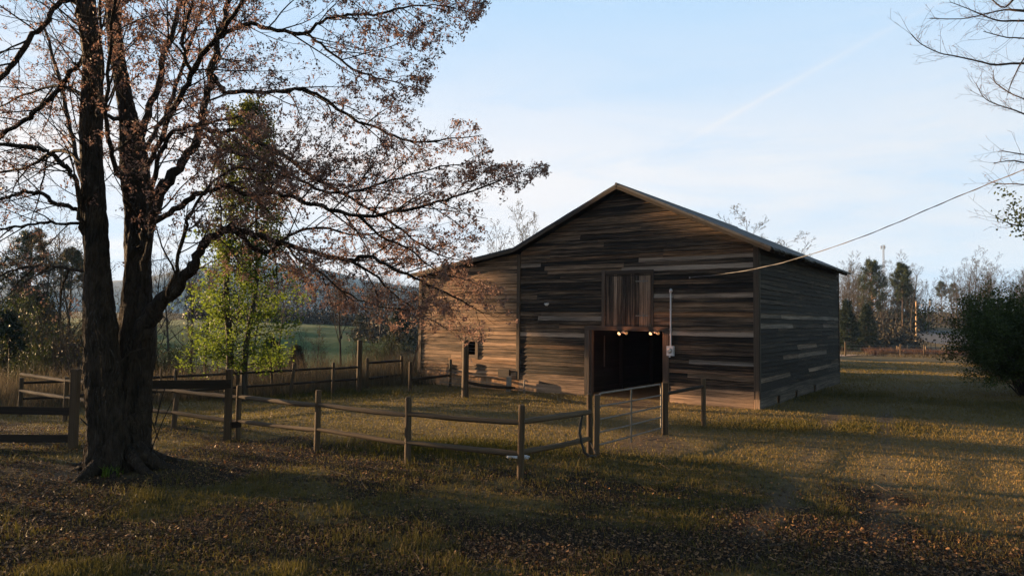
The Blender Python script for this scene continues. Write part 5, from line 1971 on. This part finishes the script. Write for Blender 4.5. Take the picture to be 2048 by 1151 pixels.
def make_far():
    R = random.Random(5)
    # far wood beyond the pasture crest: one mass of many crowns
    V, F, TN = [], [], []
    tv, tf = [], []
    me_t = [c for c in BARE[1].src.children if c.name.startswith('trunk')][0].data
    tvv = np.array([v.co[:] for v in me_t.vertices])
    tff = np.array([p.vertices[:] for p in me_t.polygons])
    off = 0
    for i in range(85):
        u = R.uniform(380, 850)
        d = R.uniform(180, 240) if u < 725 else R.uniform(118, 190)
        p = upos(u, d)
        a, sc = R.random() * 6, R.uniform(.75, 1.1)
        q = tvv * np.array([sc * 1.25, sc * 1.25, sc])
        q = np.stack([q[:, 0] * cos(a) - q[:, 1] * sin(a), q[:, 0] * sin(a) + q[:, 1] * cos(a), q[:, 2]], 1) + np.array(p)
        tv.append(q)
        tf.append(tff + off)
        off += len(q)
    o = np_mesh('far_woods', np.concatenate(tv), np.concatenate(tf), BARETWIG)
    tag(o, 'dark far bare wood along the pasture crest', 'woods', kind='stuff')
    # its undergrowth and evergreen clumps
    c = []
    for i in range(420):
        u = R.uniform(380, 850)
        d = R.uniform(182, 225) if u < 725 else R.uniform(124, 190)
        p = upos(u, d)
        h = R.uniform(1.5, 6.5)
        for _ in range(60):
            c.append((p.x + R.gauss(0, 1.4), p.y + R.gauss(0, 1.4), p.z + abs(R.gauss(0, .5)) * h))
    for i in range(760):
        u = R.uniform(1640, 2140)
        d = R.uniform(166, 205) if u < 1846 else R.uniform(215, 300)
        p = upos(u, d)
        h = R.uniform(1.5, 9.0)
        for _ in range(40):
            c.append((p.x + R.gauss(0, 1.6), p.y + R.gauss(0, 1.6), p.z + abs(R.gauss(0, .5)) * h))
    for i in range(150):
        p = upos(R.uniform(1672, 1822), R.uniform(122, 138))
        h = R.uniform(1.5, 6.0)
        for _ in range(40):
            c.append((p.x + R.gauss(0, 1.3), p.y + R.gauss(0, 1.3), p.z + abs(R.gauss(0, .5)) * h))
    C = np.array(c)
    o = flakes('far_undergrowth', C, 0.35 + 0.5 * NP.rand(len(C)), NP.rand(len(C)), UNDER, None, None, .2, .6)
    tag(o, 'dark undergrowth at the foot of the far wood', 'undergrowth', kind='stuff')
    # blue ridge on the horizon
    xs = np.linspace(-1850, 500, 180)
    rows = []
    for j, f in enumerate((0.0, 0.35, 0.7, 1.0, 1.25, 1.6)):
        prof = 62 + 66 * np.exp(-((xs + 640) / 300) ** 2) + 20 * fbm(xs * .009, xs * 0 + 3, 4) + 4 * fbm(xs * .07, xs * 0 + 5, 3)
        prof = prof * smooth(350, -250, xs)
        zf = (0, .45, .85, 1.0, .8, 0)[j]
        rows.append(np.stack([xs, 1330 + 340 * f + 0 * xs, -3 + prof * zf], 1))
    V = np.concatenate(rows)
    n = len(xs)
    i = np.arange(6 * n).reshape(6, n)
    Fc = np.stack([i[:-1, :-1], i[:-1, 1:], i[1:, 1:], i[1:, :-1]], -1).reshape(-1, 4)
    o = np_mesh('mountain', V, Fc, pasture_mat('wooded mountain', (0.03, 0.035, 0.03), (0.07, 0.065, 0.05)), smooth_=True)
    o['kind'] = 'structure'
    # pasture on the far side of the valley: a sheet of green just over the ground
    n1, n2 = 60, 40
    V = []
    for j in range(n2 + 1):
        for k in range(n1 + 1):
            u = 60 + (770 - 60) * k / n1
            d = 62 + (182 - 62) * j / n2
            x = (u - 1024) / FPX * d
            V.append((x, d, hz(x, d) + 0.05))
    i = np.arange((n1 + 1) * (n2 + 1)).reshape(n2 + 1, n1 + 1)
    Fc = np.stack([i[:-1, :-1], i[:-1, 1:], i[1:, 1:], i[1:, :-1]], -1).reshape(-1, 4)
    o = np_mesh('pasture', np.array(V), Fc, pasture_mat('pasture grass', (0.035, 0.062, 0.018), (0.085, 0.125, 0.035)), smooth_=True)
    o['kind'] = 'structure'
    # road
    def strip(name, path, w, mat, dz, n=40):
        pts = catmull([(*upos(u, d)[:2], w_) for u, d, w_ in path], 8)
        V, Fq = [], []
        for k, (x, y, w_) in enumerate(pts):
            a = pts[max(k - 1, 0)]
            b = pts[min(k + 1, len(pts) - 1)]
            t = Vector((b[0] - a[0], b[1] - a[1], 0)).normalized()
            s_ = Vector((-t.y, t.x, 0))
            for f in (-1, -.5, 0, .5, 1):
                q = Vector((x, y, 0)) + s_ * (w_ * f)
                V.append((q.x, q.y, hz(q.x, q.y) + dz))
        for k in range(len(pts) - 1):
            for j in range(4):
                a = k * 5 + j
                Fq.append((a, a + 1, a + 6, a + 5))
        o = np_mesh(name, np.array(V), np.array(Fq), mat, smooth_=True)
        o['kind'] = 'structure'
        return o
    strip('road', [(2150, 126, 4.2), (1990, 137, 4.4), (1925, 142, 4.6), (1890, 149, 4.8), (1872, 157, 4.6), (1861, 167, 4.2), (1854, 182, 3.6)], 3, plain_mat('worn asphalt', (0.075, 0.078, 0.088), .9, 0, .2, 3), 0.10)
    strip('dirt_drive', [(1560, 60, 1.8), (1640, 62, 2.0), (1700, 64, 2.0), (1728, 63, 1.6)], 3, plain_mat('red dirt', (0.34, 0.25, 0.19), .95, 0, .2, 3), 0.05)
    # mast
    p = upos(1769, 520)
    t = thing('radio_mast', 'thin lattice radio mast on the skyline above the pines', 'mast', p)
    H = 2.8 + (648 - 488) * 520 / FPX - p.z
    m = MB()
    for k in range(3):
        a = k * 2.094
        m.tube([(1.1 * cos(a), 1.1 * sin(a), 0), (.55 * cos(a), .55 * sin(a), H)], .13, 4)
    for j in range(26):
        for k in range(3):
            a, b = k * 2.094, (k + 1) * 2.094
            w0, w1 = 1.1 - .55 * j / 26, 1.1 - .55 * (j + 1) / 26
            m.tube([(w0 * cos(a), w0 * sin(a), H * j / 26), (w1 * cos(b), w1 * sin(b), H * (j + 1) / 26)], .07, 3)
    m.build('lattice', MASTM, t)
    m = MB()
    for k in range(3):
        a = k * 2.094 + .5
        m.box((1.5 * cos(a) - .3, 1.5 * sin(a) - .3, H - 3.2), (1.5 * cos(a) + .3, 1.5 * sin(a) + .3, H - .6))
    m.tube([(1.8 * cos(a * .3), 1.8 * sin(a * .3), H - 2) for a in range(22)], .1, 4)
    m.build('antennas', MASTM, t)
    # utility poles
    p = upos(1832, 148)
    t = thing('utility_pole', 'sunlit yellow-brown utility pole standing in the garden plot across the field', 'pole', p)
    m = MB()
    m.tube([(0, 0, -.5), (.05, 0, 4.4), (0.1, 0, 8.8)], [.19, .17, .13], 10, (.8, .1, 0))
    m.build('shaft', POLE, t)
    m = MB()
    m.bar((-.1, -.16, 8.0), (1.3, -.16, 8.1), .1, .12, (.6, .2, 0))
    m.tube([(1.2, -.16, 8.1), (1.25, -.16, 7.6)], .07, 6)
    m.build('crossarm', POLE, t)
    p2 = upos(1857, 172)
    t = thing('utility_pole', 'dark utility pole with a white transformer can beside the road', 'pole', p2)
    m = MB()
    m.tube([(0, 0, -.5), (.1, 0, 3.5), (.35, 0, 8.2)], [.18, .16, .12], 10, (.2, .3, 0))
    m.build('shaft', POST, t)
    m = MB()
    m.lathe((.42, -.32, 6.5), [(.05, 0), (.27, .02), (.27, 1.2), (.2, 1.3), (.05, 1.35)], 12)
    m.build('transformer', CANM, t)
    m = MB()
    a = p2 + Vector((.3, 0, 8.0))
    for dz, e in ((0, 8.6), (-2.1, 5.6)):
        q = [a + Vector((0, 0, dz))]
        b = upos(2130, 160) + Vector((0, 0, e))
        for k in range(1, 13):
            q.append((a + Vector((0, 0, dz))).lerp(b, k / 12) - Vector((0, 0, .9 * sin(pi * k / 12))))
        m.tube(q, .022, 4)
    o = m.build('power_lines', CABLEM)
    tag(o, 'two sagging power wires from the transformer pole to the right', 'wires')
    # wire fences across the field
    def wire_fence(label, path, h, step, mat, wires=4):
        pts = [upos(u, d) for u, d in path]
        t = thing('wire_fence', label, 'fence', pts[0])
        P = []
        for a, b in zip(pts[:-1], pts[1:]):
            n = max(1, int((b - a).length / step))
            P += [on(*(a.lerp(b, k / n))[:2]) for k in range(n)]
        P.append(pts[-1])
        for p in P:
            m = MB()
            q = p - pts[0]
            hh = h * R.uniform(.95, 1.25)
            m.tube([q - Vector((0, 0, .3)), q + Vector((R.uniform(-.06, .06), 0, hh))], R.uniform(.05, .08), 6)
            m.build('post', POST if R.random() < .6 else POLE, t)
        m = MB()
        for k in range(wires):
            z = h * (k + .6) / wires
            m.tube([p - pts[0] + Vector((0, 0, z)) for p in P], .012, 3)
        m.build('wires', mat, t)
        return P, pts[0], t
    wire_fence('long wire fence with wooden posts before the brown brush row', [(1690, 61), (1800, 62), (1935, 66)], 1.15, 3.2, WIREM)
    wire_fence('wire fence with pale posts behind the brown brush row', [(1738, 84), (1850, 88), (1915, 92)], 1.25, 3.6, WIREM)
    P, o0, t = wire_fence('low fence of rusty red netting before the dark cedars', [(1672, 104), (1757, 110)], 1.2, 1.5, REDM, 6)
    wire_fence('grey wire fence at the grove edge behind the utility pole', [(1760, 112), (1870, 128)], 1.3, 2.2, WIREM, 6)
    # panel of pale boards near the road
    # brush row
    c = []
    x = []
    n = 9000
    u = 1728 + 215 * NP.rand(n)
    d = 66 + 9 * NP.rand(n)
    X = (u - 1024) / FPX * d
    Pp = np.stack([X, d, height(X, d)], 1)
    k = fbm(X * .6, d * .6, 3) > .38
    Pp = Pp[k]
    o = blades('brush_row', Pp, .25 + .75 * NP.rand(len(Pp)), np.full(len(Pp), .03), .8, NP.rand(len(Pp)) * .6, BRUSHM, droop=.3)
    tag(o, 'row of dead purplish brown brush across the field', 'brush', kind='stuff')
    n = 26000
    u = 1600 + 400 * NP.rand(n)
    d = 58 + 70 * NP.rand(n)
    X = (u - 1024) / FPX * d
    k = (fbm(X * .25, d * .25, 3) > .5)
    Pp = np.stack([X, d, height(X, d)], 1)[k]
    o = blades('field_weeds', Pp, .15 + .35 * NP.rand(len(Pp)), np.full(len(Pp), .035), .8, NP.rand(len(Pp)), TALLM)
    tag(o, 'thin tan weeds scattered over the field across from the barn', 'weeds', kind='stuff')


UNDER = leaf_mat('woodland undergrowth', (0.012, 0.012, 0.008), (0.055, 0.045, 0.028), 0.1)
BRUSHM = leaf_mat('dead brush', (0.035, 0.018, 0.016), (0.15, 0.085, 0.055), 0.1)
make_far()


# ------------------------------------------------------------------ the air
def make_haze():
    m, w = new_mat('thin evening haze')
    v = w.n('ShaderNodeVolumePrincipled', {'Color': (0.30, 0.55, 1.0), 'Density': 0.00016})
    w.n('ShaderNodeOutputMaterial', {'Volume': v.outputs[0]})
    a, b = (-1980, -90, -12), (1980, 1960, 190)
    c = [(x, y, z) for z in (a[2], b[2]) for x, y in ((a[0], a[1]), (b[0], a[1]), (b[0], b[1]), (a[0], b[1]))]
    o = np_mesh('haze', np.array(c), np.array([(0, 3, 2, 1), (4, 5, 6, 7), (0, 1, 5, 4), (1, 2, 6, 5), (2, 3, 7, 6), (3, 0, 4, 7)]), m)
    tag(o, 'thin pale blue evening haze over the whole valley', 'haze', kind='stuff')


make_haze()
